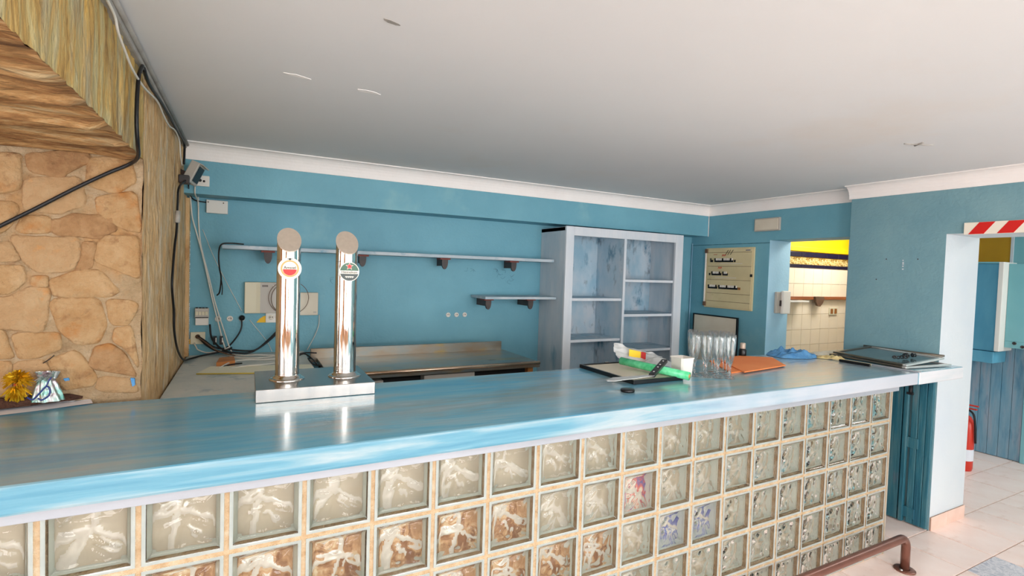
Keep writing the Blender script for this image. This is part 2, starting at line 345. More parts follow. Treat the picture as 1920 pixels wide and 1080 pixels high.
def text(name, body, size, loc, rot, m, parent=None, ext=.0006, width=1):
    cu = bpy.data.curves.new(name, 'FONT'); cu.body = body; cu.size = size; cu.extrude = ext
    cu.align_x = 'CENTER'; cu.align_y = 'CENTER'
    t = bpy.data.objects.new(name, cu); COL.objects.link(t)
    bpy.context.view_layer.update()
    me = bpy.data.meshes.new_from_object(t.evaluated_get(bpy.context.evaluated_depsgraph_get()))
    bpy.data.objects.remove(t); me.materials.clear(); me.materials.append(M[m])
    for v in me.vertices: v.co.x *= width
    o = link(name, me, loc, parent); o.rotation_euler = rot
    return o

FZ, CZ = -1.0, 1.31      # floor and ceiling heights (0 = top of the glass blocks)

# ------------------------------------------------------------------ room shell
fl = struct('floor', MB().box(-5.1, 8.2, -8.1, 2.4, FZ-.1, FZ-.006), 'grout', (0, 0, FZ))
def tile_mesh(name, m, sx, sy):
    return MB().box(-sx/2, sx/2, -sy/2, sy/2, -.008, 0, 0, .0012).mesh(name, [m])
TX, TY = .343, .333
tme, tgm = tile_mesh('tile', 'tile', TX-.006, TY-.006), tile_mesh('tile_grey', 'tilegrey', TX-.006, TY-.006)
for i in range(-5, 9):
    for j in range(-5, 4):
        cx, cy = 4.07+TX*(i+.5), .036+TY*(j+.5)
        if cx > 4.45 and cy > .1 and cx < 4.7: continue
        t = link('tile', tgm if (i, j) == (0, -2) else tme, (cx, cy, 0), fl)
        t.location = (cx, cy, random.uniform(-.0006, .0006))
        if (i, j) == (0, -2): t['label'] = 'grey marbled tile among the salmon ones'
mb = MB(); mb.box(-5.1, 4.07-TX*5, -8.1, 2.24, FZ-.006, FZ-.0005); mb.box(4.07-TX*5, 8.2, -8.1, .036-TY*5, FZ-.006, FZ-.0005)
mb.box(4.07-TX*5, 4.40, .036+TY*4, 2.24, FZ-.006, FZ-.0005); mb.box(4.86, 8.2, .036+TY*4, 2.24, FZ-.006, FZ-.0005)
part('outer_tiling', mb, 'tile_far', fl)

def shade(o, rules):   # assign material slots by face normal and position
    for p in o.data.polygons:
        for fn, mi in rules:
            if fn(p.normal, p.center+Vector(o.location)): p.material_index = mi; break
struct('wall_back', MB().box(-.05, 4.9, 2.24, 2.4, FZ, CZ), 'blue')
struct('trim_1', MB().box(.0, 4.52, 2.03, 2.24, 1.012, CZ), 'blue', (0, 2.03, 1.012))
mb = MB()
mb.box(4.52, 4.81, 1.35, 2.24, FZ, CZ); mb.box(4.52, 4.81, .62, 1.35, .95, CZ); mb.box(4.52, 4.81, .62, 1.35, FZ, -.08)
o = struct('wall_right_far', mb, ['blue', 'jamb'])
shade(o, [(lambda n, c: n.y < -.5 and c.y > 1.3, 1)])
mb = MB()
mb.box(4.41, 4.87, .03, .62, FZ, CZ); mb.box(4.41, 4.87, -1.15, .03, .932, CZ); mb.box(4.41, 4.87, -8.0, -1.15, FZ, CZ)
o = struct('wall_right', mb, ['blue_near', 'pale'])
shade(o, [(lambda n, c: n.y < -.5 and c.y < .1 and c.y > 0, 1), (lambda n, c: n.z < -.5 and c.z > .5, 1), (lambda n, c: n.y > .5 and c.y < -1, 1)])
struct('wall_left_far', MB().box(-5.1, -5.0, -8.0, 2.3, FZ, CZ).box(-5.0, -3.0, .72, .9, FZ, CZ), 'tan')
mb = MB().box(-5.1, -3, -8.1, -8.0, FZ, CZ); mb.box(4.1, 8.2, -8.1, -8.0, FZ, CZ); mb.box(-.8, .44, -8.1, -8.0, -.72, 1.22); mb.box(.80, 1.9, -8.1, -8.0, -.72, 1.22); mb.box(-3.2, -3.0, -8.1, -8, FZ, CZ); mb.box(-3, 4, -8.1, -8.0, FZ, -.72); mb.box(-3, 4, -8.1, -8.0, 1.22, CZ)
struct('wall_front', mb, 'tan')
mb = MB()
for a in (-3.2, -2.0, -.8, .40, .80, 1.86, 3.0, 4.0): mb.box(a, a+.08, -7.88, -7.80, -.72, 1.22)
mb.box(-3, 4, -7.88, -7.80, 1.17, 1.22); mb.box(-3, 4, -7.88, -7.80, -.72, -.66)
struct('window_1', mb, 'wood')
# ceiling with a gently uneven surface
o = struct('ceiling', MB().box(-5.1, 8.2, -8.1, 2.4, CZ, CZ+.1), 'ceiling', (0, 0, CZ))
for k, (cx, cy, rx, ry, a) in enumerate([(.603, .504, .055, .012, .2), (.864, .531, .05, .014, .1), (.80, -.10, .03, .008, .3)]):
    n = 14; poly = []
    for i in range(n):
        t = 2*PI*i/n; x = math.cos(t)*rx*random.uniform(.8, 1.1); y = math.sin(t)*ry*random.uniform(.6, 1.2)
        poly.append((cx+x*math.cos(a)-y*math.sin(a), cy+x*math.sin(a)+y*math.cos(a)))
    part('patch', MB().prism(poly, 'z', CZ-.0015, CZ+.002), 'cove' if k < 2 else 'greytrim', o)
mb = MB(); mb.tube([(3.36, -.20, CZ-.001), (3.43, -.232, CZ-.002), (3.50, -.262, CZ-.001)], .004, 5); mb.tube([(3.405, -.26, CZ-.001), (3.44, -.21, CZ-.001)], .006, 5)
part('crack', mb, 'greytrim', o)
# concave coving
def cove_prof(h=.098, d=.075):
    pr = [(0, 0), (-.008, 0), (-.008, .008)]
    for i in range(7):
        t = i/6*PI/2; pr.append((-.008-(d-.016)*(1-math.cos(t)), .008+(h-.016)*math.sin(t)))
    return pr+[(-d, h-.006), (-d, h), (0, h)]
Z0 = CZ-.098
mb = MB().prism([(2.03+p[0], Z0+p[1]) for p in cove_prof()], 'x', .1, 4.52); struct('trim_2', mb, 'cove', (0, 2.03, Z0))
mb = MB().prism([(4.52+p[0], Z0+p[1]) for p in cove_prof()], 'y', .62, 2.03); struct('trim_3', mb, 'cove', (4.52, 0, Z0))
mb = MB().prism([(4.41+p[0], Z0+.004+p[1]*.96) for p in cove_prof()], 'y', -8, .635); struct('trim_4', mb, 'cove', (4.41, 0, Z0))
# skirting of the pier
bsk = struct('baseboard_right', MB().box(4.412, 4.87, .0225, .03, FZ, FZ+.085), 'grout', (4.41, .02, FZ))
for a, b_ in ((4.412, 4.63), (4.634, 4.87)): part('skirting_tile', MB().box(a, b_, .018, .0225, FZ, FZ+.088, 0, .0015), 'skirt', bsk)

# ------------------------------------------------------------------ stone chimney wall at the left
def rock(p, amp, sy=1.):
    q = Vector((p[0]*5, p[1]*14*sy, p[2]*3)); d = noise.noise_vector(q)*.6+noise.noise_vector(q*2.7)*.3
    return Vector(p)+d*amp
mb = MB()
wl = struct('wall_left', MB().box(-3.0, .075, .72, 2.24, FZ, .98).box(-3.0, .085, -1.0, 2.24, .99, CZ), 'stonemortar', (0, .7, 0))
def G(a, b, c, nu, nv, amp, stretch):
    a, b, c = map(Vector, (a, b, c))
    def fn(u, v):
        p = a+(b-a)*u+(c-a)*v
        q = Vector((p.x*stretch[0], p.y*stretch[1], p.z*stretch[2]))
        d = noise.noise_vector(q)*.55+noise.noise_vector(q*2.3)*.3+noise.noise_vector(q*5.1)*.15
        return p+d*amp
    return MB().grid(fn, nu, nv)
ST = (7, 22, 3.2)
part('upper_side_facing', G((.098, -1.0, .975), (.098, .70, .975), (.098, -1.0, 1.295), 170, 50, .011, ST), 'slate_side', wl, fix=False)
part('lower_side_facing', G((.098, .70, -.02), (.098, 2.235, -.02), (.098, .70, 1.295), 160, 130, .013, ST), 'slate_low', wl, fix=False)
SO = (3, 20, 8)
def sof(u, v):
    x = .098-1.6*u; y = -1.0+1.71*v; z = .975
    q = Vector((x*2.2, y*20, 3)); q2 = Vector((x*5, y*46, 9))
    h = noise.noise(q)*.028+noise.noise(q2)*.011+noise.noise(Vector((x*1.1, y*8, 7)))*.02
    e = min(1, u/.02)
    d = noise.noise_vector(Vector((x*7, y*22, z*3.2)))*.55*.011
    return Vector((x, y, z+h*e))+d*(1-e)
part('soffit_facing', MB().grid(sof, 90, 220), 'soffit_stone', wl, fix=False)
part('mortar_face', G((-1.5, .705, .08), (.098, .705, .08), (-1.5, .705, .985), 180, 110, .010, (9, 9, 9)), 'stonemortar', wl, fix=False)
STONES = [
 [(-.25, .662), (-.179, .671), (-.088, .671), (-.085, .619), (-.108, .562), (-.187, .551), (-.223, .586)],
 [(-.028, .674), (.086, .691), (.086, .541), (.042, .559), (-.032, .591)],
 [(-.154, .74), (-.08, .757), (.005, .76), (.022, .702), (-.038, .678), (-.151, .689)],
 [(-.326, .57), (-.233, .573), (-.227, .519), (-.258, .488), (-.326, .47)],
 [(-.326, .457), (-.274, .468), (-.214, .498), (-.169, .493), (-.168, .41), (-.186, .35), (-.326, .38)],
 [(-.151, .521), (-.082, .563), (-.027, .561), (.029, .487), (.006, .466), (-.145, .469)],
 [(-.157, .452), (-.027, .456), (-.01, .381), (-.026, .309), (-.082, .298), (-.135, .354)],
 [(-.327, .36), (-.287, .359), (-.264, .317), (-.258, .265), (-.327, .261)],
 [(-.248, .342), (-.135, .339), (-.135, .3), (-.178, .257), (-.244, .261)],
 [(-.037, .283), (.007, .294), (.043, .265), (.085, .174), (.031, .19), (-.053, .22)],
 [(-.161, .253), (-.082, .271), (-.037, .183), (-.043, .145), (-.135, .148)],
 [(-.026, .186), (.078, .163), (.085, .117), (-.026, .126)],
 [(-.004, .452), (.077, .452), (.083, .401), (.064, .364), (.007, .373)],
 [(-.22, .955), (-.066, .979), (-.058, .94), (-.137, .884), (-.207, .891)],
 [(-.325, .941), (-.234, .944), (-.24, .837), (-.325, .802)],
 [(-.051, .959), (.055, .973), (.074, .889), (.017, .845), (-.058, .865)],
 [(-.22, .866), (-.08, .881), (-.065, .79), (-.123, .765), (-.227, .762)],
 [(-.036, .825), (.079, .847), (.085, .716), (.038, .717), (-.028, .765)],
 [(-.325, .779), (-.247, .783), (-.254, .694), (-.326, .671)],
 [(-.231, .745), (-.165, .745), (-.162, .689), (-.241, .68)],
 [(-.326, .645), (-.261, .649), (-.237, .591), (-.326, .587)],
 [(-.207, .534), (-.162, .535), (-.162, .502), (-.209, .505)],
 [(-.072, .659), (-.038, .661), (-.041, .576), (-.094, .559), (-.079, .612)],
 [(.019, .356), (.077, .354), (.088, .206), (.051, .277), (.015, .307)],
 [(-.248, .244), (-.172, .244), (-.144, .145), (-.248, .135)],
 [(-.327, .249), (-.258, .245), (-.259, .133), (-.327, .133)]]
for r_ in range(6):          # the same masonry goes on to the left
    x = -.345
    while x > -1.4:
        w_ = random.uniform(.12, .22); z0 = .11+r_*.145
        STONES.append([(x-w_, z0+.01), (x-w_+.02, z0+.12), (x-.03, z0+.125), (x, z0+.10), (x-.01, z0+.015), (x-w_*.5, z0)]); x -= w_+.02
SM = ['stone_pale', 'stone', 'stone_dark', 'stone', 'stone_pale', 'stone', 'stone', 'stone', 'stone', 'stone_dark', 'stone', 'stone_pale', 'stone',
      'stone_dark', 'stone', 'stone', 'stone_pale', 'stone', 'stone', 'stone']
def stone_mb(poly, y0=.703, proud=.0065):
    n = len(poly); cx = sum(p[0] for p in poly)/n; cz = sum(p[1] for p in poly)/n
    # round the corners by subdividing once or twice
    for _ in range(2):
        q = []
        for i in range(len(poly)):
            a, b = poly[i], poly[(i+1) % len(poly)]
            q += [(a[0]*.86+b[0]*.14, a[1]*.86+b[1]*.14), (a[0]*.14+b[0]*.86, a[1]*.14+b[1]*.86)]
        poly = q
    rings = []
    for s_, d in ((1.15, .006), (1.11, -.35*proud), (1.03, -.8*proud), (.6, -proud), (.25, -proud*1.1)):
        ring = []
        for p in poly:
            x, z = cx+(p[0]-cx)*s_, cz+(p[1]-cz)*s_
            j = noise.noise(Vector((x*18, z*18, 2)))*.011
            jj = noise.noise(Vector((x*40, z*40, 5)))*.0035
            ring.append((min(x+j, .098), y0+d+jj, z-j))
        rings.append(ring)
    m = len(poly); vs = [v for r in rings for v in r]+[(cx, y0-proud*1.1, cz)]
    fs = [(k*m+i, k*m+(i+1) % m, (k+1)*m+(i+1) % m, (k+1)*m+i) for k in range(len(rings)-1) for i in range(m)]
    fs += [(4*m+i, 4*m+(i+1) % m, 5*m) for i in range(m)]
    return MB().add(vs, fs, 0, True)
for k, s_ in enumerate(STONES): part('stone', stone_mb(s_), SM[k % len(SM)], wl)
# grey filler strip under the ceiling and at the chimney's corner
struct('trim_5', MB().box(.06, .116, -1.0, 2.03, 1.272, CZ, 0, .006), 'greytrim', (.1, 0, 1.27))
mb = MB().box(.09, .118, 2.18, 2.24, .0, 1.0, 0, .004)
for i in range(60): mb.box(.117, .117+random.uniform(.001, .004), 2.205, 2.215, .02+i*.013, .02+i*.013+random.uniform(.006, .012), 1)
struct('trim_6', mb, ['slate_low', 'cove'], (.1, 2.2, 0))

# ------------------------------------------------------------------ bar front of glass blocks
BX0, BX1 = -.4, 3.8
bar = thing('glass_block_bar', (1.7, 0, FZ), 'long bar front of wavy glass blocks with tan grout under the blue worktop', 'bar counter')
mb = MB()
for k in range(int((BX1-BX0)/.2)+1):
    x = BX0+.2*k; mb.box(x-.0075 if k else x, x+.0075 if k < 21 else x+.004, .004, .075, FZ, 0)
for r in range(6):
    z = -.2*r; mb.box(BX0, BX1+.004, .0045, .0745, z-.0075 if r < 5 else z, z+.0075 if r else z)
part('grout', mb, 'mortar', bar)
def ridges(seed):
    rd = random.Random(seed); L = []
    c = (rd.uniform(-.02, .02), rd.uniform(-.01, .02))
    for a0 in (rd.uniform(60, 100), rd.uniform(170, 200), rd.uniform(230, 260), rd.uniform(300, 340)):
        a = math.radians(a0); bend = rd.uniform(-.5, .5); p = c; pts = [p]
        for _ in range(4): p = (p[0]+math.cos(a)*.026, p[1]+math.sin(a)*.026); a += bend*.35; pts.append(p)
        L.append((pts, rd.uniform(.008, .013)))
    p = (c[0]-.05, c[1]+.03); L.append(([p, (p[0]+.03, p[1]+.03)], .007)); L.append(([(c[0]+.045, -.06), (c[0]+.02, -.03)], .007))
    return L
def seg_d(p, a, b):
    vx, vy = b[0]-a[0], b[1]-a[1]; t = max(0, min(1, ((p[0]-a[0])*vx+(p[1]-a[1])*vy)/(vx*vx+vy*vy)))
    return math.hypot(p[0]-a[0]-vx*t, p[1]-a[1]-vy*t)
def wave(x, z, R):
    h = 0
    for pts, wd in R:
        d = min(seg_d((x, z), pts[i], pts[i+1]) for i in range(len(pts)-1))
        h = max(h, math.exp(-(d/wd)**2))
    return h
def block_mesh(seed, cav):
    R = ridges(seed); H = .0935; N_ = 40; mb = MB(); R2 = ridges(seed+50)
    def prof(e):    # e = distance from the edge; returns y (positive = deeper)
        if e < .009: return 0
        if e < .022: return .014*(e-.009)/.013
        return .014-.008*min(1, (e-.022)/.02)
    def fn(u, v):
        x = (2*u-1)*H; z = (2*v-1)*H; e = min(H-abs(x), H-abs(z))
        k = min(1, max(0, (e-.022)/.012))
        return (x, prof(e)-(wave(x, z, R)*.0045+.0015*noise.noise(Vector((x*60, z*60, seed))))*k, z)
    mb.grid(fn, N_, N_, 0)
    # inside of the pane, then the closed glass rim
    mb.add([(-H, .024, -H), (H, .024, -H), (H, .024, H), (-H, .024, H)], [(0, 3, 2, 1)], 0)
    for (a, b) in (((-H, -H), (H, -H)), ((H, -H), (H, H)), ((H, H), (-H, H)), ((-H, H), (-H, -H))):
        mb.add([(a[0], 0, a[1]), (b[0], 0, b[1]), (b[0], .024, b[1]), (a[0], .024, a[1])], [(0, 1, 2, 3)], 0)
    i0 = 0
    # pale glass side walls and the far pane, a wavy face seen through the front
    J = H-.004
    for (a, b) in (((-J, -J), (J, -J)), ((J, -J), (J, J)), ((J, J), (-J, J)), ((-J, J), (-J, -J))):
        mb.add([(a[0], .026, a[1]), (b[0], .026, b[1]), (b[0]*.96, .074, b[1]*.96), (a[0]*.96, .074, a[1]*.96)], [(0, 1, 2, 3)], 1)
    def fb(u, v):
        x = (2*u-1)*J*.96; z = (2*v-1)*J*.96; return (x, .074-wave(x, z, R2)*.006, z)
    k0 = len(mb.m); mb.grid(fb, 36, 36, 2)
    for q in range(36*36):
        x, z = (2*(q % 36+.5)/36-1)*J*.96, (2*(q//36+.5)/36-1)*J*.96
        if wave(x, z, R2) > .42: mb.m[k0+q] = 4  # ridge crests take the painted highlight colour
    for q in range(N_*N_):
        i, j = q % N_, q//N_; u, v = (i+.5)/N_, (j+.5)/N_
        if min(H-abs((2*u-1)*H), H-abs((2*v-1)*H)) < .010: mb.m[q] = 3
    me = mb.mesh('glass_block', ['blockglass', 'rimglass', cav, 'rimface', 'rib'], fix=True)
    return me
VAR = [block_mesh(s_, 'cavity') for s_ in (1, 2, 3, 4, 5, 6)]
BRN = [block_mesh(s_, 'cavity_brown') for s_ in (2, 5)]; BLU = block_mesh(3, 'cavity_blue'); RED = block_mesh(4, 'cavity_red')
brown = {(1, 1), (2, 1), (3, 1), (4, 1), (5, 1), (6, 1), (5, 2), (6, 2), (7, 2), (8, 2), (3, 2), (4, 2), (0, 1), (2, 2)}
for c in range(-2, 19):
    for r in range(5):
        me = VAR[(c*3+r*5+c*c) % 6]
        if (c, r) in brown: me = BRN[(c+r) % 2]
        if (c, r) in ((10, 2), (11, 2)): me = BLU
        if (c, r) == (9, 1): me = RED
        b_ = link('glass_block', me, (.2*c+.1-1.7, 0, -.2*r-.1-FZ), bar)
        if me is RED: b_['label'] = 'glass block with red and blue showing through'
        if me is BLU: b_['label'] = 'glass block with blue showing through'
        if me in BRN: b_['label'] = 'glass block with brown showing through'
part('capping_strip', MB().box(BX0, 3.835, -.022, -.002, -.022, .028, 0, .002).box(BX0, 3.835, -.002, .075, .0078, .028), 'capping', bar)
part('backing_board', MB().box(BX0, 3.8, .08, .10, FZ, .028), 'cavity', bar)
part('end_panel', MB().box(3.804, 3.815, .0, .10, FZ, -.004), 'cavity', bar)
# ------------------------------------------------------------------ worktop
def slab(x0, x1, y0, y1, z0, z1, name, label, cat, e='washed_edge'):
    bm = bmesh.new()
    t = MB().box(x0, x1, y0, y1, z0, z1, 0, .008)
    o = single(name, t, ['washed', e], (x0, y0, z0), label, cat)
    for p in o.data.polygons:
        if p.normal.y < -.6: p.material_index = 1
    return o
slab(-3.0, 3.868, -.10, .65, .028, .098, 'worktop', 'long streaky blue and grey painted bar worktop carrying the beer taps', 'worktop')
o = slab(3.872, 4.409, -.102, .62, .026, .100, 'counter_flap', 'pale painted end flap of the bar worktop against the pier', 'worktop', 'silver_edge')
part('joint_strip', MB().box(3.858, 3.886, -.104, .6, .0985, .1035, 0, .001), 'capping', o)

# folding plank door under the flap, against the right wall
dd = thing('plank_door', (4.40, .17, FZ), 'dark teal plank door folded against the wall under the bar flap', 'door')
for i, (a, b_) in enumerate(((.20, .262), (.264, .33), (.332, .40))): part('plank', MB().box(4.37, 4.392, a, b_, FZ+.01, .02, 0, .003), 'door', dd)
part('stile', MB().box(4.362, 4.394, .165, .19, FZ+.01, .02, 0, .003), 'door', dd)
for i, (a, b_) in enumerate(((.035, .066), (.068, .11), (.112, .15))): part('plank', MB().box(4.378, 4.402, a, b_, FZ+.01, .02, 0, .003), 'door', dd)
for z in (-.92, -.45, -.02): part('rail', MB().box(4.372, 4.40, .10, .17, z-.035, z+.035, 0, .003), 'door', dd)
mb = MB(); mb.lathe([(.010, -.03), (.010, .03)], (4.366, .157, -.1), 10, cap=True); mb.box(4.356, 4.372, .14, .175, -.13, -.115)
part('hinge', mb, 'blacksoft', dd)
# brown foot rail
fr = thing('foot_rail', (3.72, -.145, FZ), 'brown metal foot rail on a short post running along the bar', 'rail')
R_ = .022
def arc(x1, zc, rb=.06):
    return [(x1-rb+rb*math.sin(t), -.145, zc-rb+rb*math.cos(t)) for t in [i/8*PI/2 for i in range(9)]]
pts = [(-.3, -.145, -.81), (2, -.145, -.81)]+arc(3.735, -.81)+[(3.735, -.145, FZ+.008)]
part('tube', MB().tube(pts, R_, 16, spline=False), 'brownmetal', fr)
mb = MB().lathe([(.0, 0), (.052, 0), (.052, .006), (.05, .008), (.024, .009)], (3.735, -.145, FZ), 20); part('base_plate', mb, 'brownmetal', fr)
for dx in (-.036, .036):
    part('bolt', MB().lathe([(.009, 0), (.009, .006), (.004, .009), (0, .009)], (3.735+dx, -.145, FZ+.008), 6), 'steel', fr)
for x in (.4, 2.1): part('post', MB().tube([(x, -.145, -.83), (x, -.145, FZ+.002)], .018, 12), 'brownmetal', fr)

# ------------------------------------------------------------------ back counters
o = single('screed_counter', MB().box(.108, .80, .652, 2.238, -.06, 0, 0, .004), 'concrete', (.1, .65, -.06),
       'grey screed counter between the stone wall and the steel worktop', 'counter')
part('support', MB().box(.13, .78, .70, 2.23, FZ, -.06), 'cavity', o)
sw = thing('steel_worktop', (1.5, 1.6, FZ), 'stained stainless steel worktop with rounded nosing on a dark undercounter unit', 'worktop')
mb = MB().box(.85, 2.20, 1.385, 1.90, -.025, 0, 0, .003); part('top_sheet', mb, 'dullsteel', sw)
part('splashback', MB().box(.81, 2.185, 1.90, 1.925, -.025, .064, 0, .003), 'dullsteel', sw)
part('nosing', MB().tube([(.85, 1.375, -.012), (2.215, 1.375, -.012)], .014, 14), 'nose', sw)
part('nosing_lip', MB().box(.85, 2.215, 1.368, 1.376, -.04, -.014), 'dullsteel', sw)
part('carcass', MB().box(.86, 2.18, 1.50, 1.90, FZ, -.03), 'dark', sw)
part('drawer', MB().box(1.42, 1.76, 1.425, 1.50, -.16, -.056, 0, .003), 'greyplastic', sw, label='pale drawer front')
part('drawer', MB().box(.95, 1.17, 1.43, 1.50, -.16, -.07, 0, .003), 'greyplastic', sw)
part('leg', MB().box(2.14, 2.18, 1.40, 1.44, FZ, -.04), 'brass', sw)
part('leg', MB().box(.88, .92, 1.40, 1.44, FZ, -.04), 'brass', sw)

# ------------------------------------------------------------------ limewashed cabinet
X0, X1, Y0, Y1, ZT = 2.71, 3.985, 1.84, 2.238, .978
cb = thing('open_shelf_cabinet', (3.34, 2.0, FZ), 'tall limewashed open cabinet with two bays of shelves in the corner', 'cabinet')
part('side_panel', MB().box(X0, X0+.03, Y0+.02, Y1, FZ, ZT-.002), 'cab', cb)
part('side_panel', MB().box(X1-.03, X1, Y0+.02, Y1, FZ, ZT-.002), 'cab', cb)
part('top_panel', MB().box(X0, X1, Y0+.02, Y1, ZT-.03, ZT), 'cab', cb)
part('back_panel', MB().box(X0+.03, X1-.03, Y1-.015, Y1, FZ, ZT-.03), 'cab_in', cb)
part('divider', MB().box(3.306, 3.326, Y0+.012, Y1-.015, FZ, ZT-.05), 'cab_in', cb)
mb = MB().box(X0-.004, X0+.072, Y0, Y0+.022, FZ, ZT+.004, 0, .002); part('stile', mb, 'cab_edge', cb)
mb = MB().box(X1-.088, X1+.004, Y0, Y0+.022, FZ, ZT+.004, 0, .002); part('stile', mb, 'cab_edge', cb)
part('top_rail', MB().box(X0+.072, X1-.088, Y0, Y0+.022, ZT-.068, ZT+.004, 0, .002), 'cab_edge', cb)
part('divider_edge', MB().box(3.304, 3.328, Y0+.002, Y0+.012, FZ, ZT-.068, 0, .001), 'cab_edge', cb)
for (a, b_, zs) in ((X0+.03, 3.306, (.40, .056, -.30)), (3.326, X1-.03, (.565, .262, -.052, -.4))):
    for z in zs:
        s_ = part('shelf', MB().box(a, b_, Y0+.03, Y1-.015, z-.022, z, 0, .001), 'cab_in', cb)
        part('shelf_edge', MB().box(a, b_, Y0+.02, Y0+.03, z-.022, z, 0, .001), 'cab_edge', s_)

# ------------------------------------------------------------------ wall shelves with brackets
def shelf(x0, x1, y0, z, th, bx, label):
    t = thing('wall_shelf', ((x0+x1)/2, 2.24, z), label, 'shelf')
    part('board', MB().box(x0, x1, y0, 2.238, z-th, z, 0, .003), 'shelfpaint', t)
    for x in bx:
        poly = [(y0+.05, z-th), (2.236, z-th), (2.236, z-th-.095)]
        n = 8
        prof = [(x-.024, z-th), (x+.024, z-th)]+[(x+.024*math.cos(a), z-th-.03-.055*math.sin(a)) for a in [i/n*PI for i in range(n+1)]]
        part('bracket', MB().prism(prof, 'y', y0+.07, y0+.09).box(x-.008, x+.008, y0+.09, 2.236, z-th-.06, z-th, 0), 'bracket', t)
        part('bracket_head', MB().box(x-.04, x+.04, y0+.06, y0+.15, z-th-.012, z-th-.0005), 'redrust', t)
    return t
ls = shelf(.302, 2.70, 2.0, .712, .024, (.56, 1.16, 1.77, 2.36), 'long thin wall shelf high on the blue back wall behind the beer taps')
ss = shelf(2.06, 2.70, 1.95, .403, .02, (2.12, 2.50), 'short wall shelf low beside the limewashed cabinet')
part('cable', MB().tube([(.42, 1.995, .72), (.35, 1.99, .722), (.30, 1.985, .712), (.286, 2.0, .66), (.289, 2.02, .574), (.298, 2.05, .506), (.29, 2.08, .419), (.275, 2.1, .395)], .0045, 7)
     .tube([(.298, 2.05, .506), (.305, 2.06, .45), (.303, 2.07, .40)], .003, 6), 'bcable', ls)
# a neat hook of flex still clipped to the shelf end, wall-marking cracks beneath
mb = MB(); rd = random.Random(4)
for (cx, cz, n) in ((2.36, .60, 7), (2.40, .545, 6), (1.0, .53, 5), (2.05, .60, 3)):
    for i in range(n):
        a = rd.uniform(0, 2*PI); x = cx+rd.uniform(-.09, .09); z = cz+rd.uniform(-.03, .03)
        mb.tube([(x, 2.2395, z), (x+.025*math.cos(a), 2.2393, z+.02*math.sin(a)), (x+.045*math.cos(a+.9), 2.2395, z+.035*math.sin(a+.9))], .0009, 4, sub=3)
o = bpy.data.objects['wall_back']; part('plaster_cracks', mb, 'door', o)

# ------------------------------------------------------------------ beer tap tower
tp = thing('beer_tap', (.69, .63, .098), 'twin column stainless beer tap on a steel drip base', 'beer tap')
bz0, bz1 = .0985, .146
part('base', MB().box(.474, .902, .455, .82, bz0, bz1, 0, .002), 'steel', tp)
def column(cx, cy):
    r = .0445; zf, zb = .655, .752; n = 48; mb = MB()
    vs = []; zs = [bz1+.012, .30, .45, .60]
    for z in zs: vs += [(cx+r*math.cos(2*PI*i/n), cy+r*math.sin(2*PI*i/n), z) for i in range(n)]
    def zt(i): return zf+(zb-zf)*(math.sin(2*PI*i/n)+1)/2
    vs += [(cx+r*math.cos(2*PI*i/n), cy+r*math.sin(2*PI*i/n), zt(i)) for i in range(n)]
    mb.add(vs, [(j*n+i, j*n+(i+1) % n, (j+1)*n+(i+1) % n, (j+1)*n+i) for j in range(4) for i in range(n)], 0, True)
    c = part('column', mb, 'chrome', tp, fix=True)
    vs = [(cx+r*1.005*math.cos(2*PI*i/n), cy+r*1.005*math.sin(2*PI*i/n), zt(i)+.0015) for i in range(n)]
    vs2 = [(v[0], v[1], v[2]-.004) for v in vs]
    part('slanted_cap', MB().add(vs+vs2, [tuple(range(n)), tuple(range(n, 2*n))[::-1]]+[(i, n+i, n+(i+1) % n, (i+1) % n) for i in range(n)]), 'capmetal', c)
    part('seam_ring', MB().lathe([(r, -.0008), (r+.0006, 0), (r, .0008)], (cx, cy, .624), 48), 'steel', c)
    part('flange', MB().lathe([(.066, 0), (.066, .003), (.058, .006), (.052, .006), (.052, .012), (.046, .013), (.0448, .02)], (cx, cy, bz1), 48), 'chrome', c)
    return c
c1 = column(.589, .63); c2 = column(.810, .62)
def disc(cx, y0, cz, r, y1, n=40):
    return MB().prism([(cx+r*math.cos(2*PI*i/n), cz+r*math.sin(2*PI*i/n)) for i in range(n)], 'y', y0, y1)
bx, by, bz = .589, .63-.0475, .589
bd = part('badge', disc(bx, by-.006, bz, .0425, by+.004), 'ivory', tp, label='round cream badge with amber ring and red bowl')
n = 40; ring = MB()
for i in range(n):
    a, b_ = 2*PI*i/n, 2*PI*(i+1)/n
    ring.add([(bx+rr*math.cos(t), by-.0072, bz+rr*math.sin(t)) for rr, t in ((.027, a), (.033, a), (.033, b_), (.027, b_))], [(0, 1, 2, 3)])
part('amber_ring', ring, 'amber', bd, fix=False)
part('red_bowl', MB().prism([(bx+.0245*math.cos(a), bz-.003+.0235*math.sin(a)) for a in [PI+i/16*PI for i in range(17)]], 'y', by-.0078, by-.006), 'red', bd)
t = text('lettering', 'Amstel', .0155, (bx, by-.0072, bz+.0035), (PI/2, 0, 0), 'blacksoft', None); 
def reparent(o, p):
    o.location = Vector(o.location)-wpos(p); o.parent = p
reparent(t, bd)
part('crest', MB().lathe([(0, 0), (.004, 0)], (bx, by-.0074, bz+.037), 10, ax=(0, -1, 0)).box(bx-.009, bx+.009, by-.0075, by-.006, bz+.0365, bz+.0385), 'blacksoft', bd)
bx, by, bz = .812, .62-.0475, .583
bd = part('badge', disc(bx, by-.006, bz, .0395, by+.004), 'ivory', tp, label='round green badge with red star and white band')
part('green_field', disc(bx, by-.0072, bz, .0365, by-.006), 'greenb', bd)
lower = [(bx+.0365*math.cos(a), bz+.0365*math.sin(a)) for a in [PI+.2+i/20*(PI-.4) for i in range(21)]]
part('dark_field', MB().prism(lower, 'y', by-.0078, by-.0072), 'darkgreen', bd)
part('white_band', MB().box(bx-.0375, bx+.0375, by-.0084, by-.0072, bz-.0085, bz+.0045), 'ivory', bd)
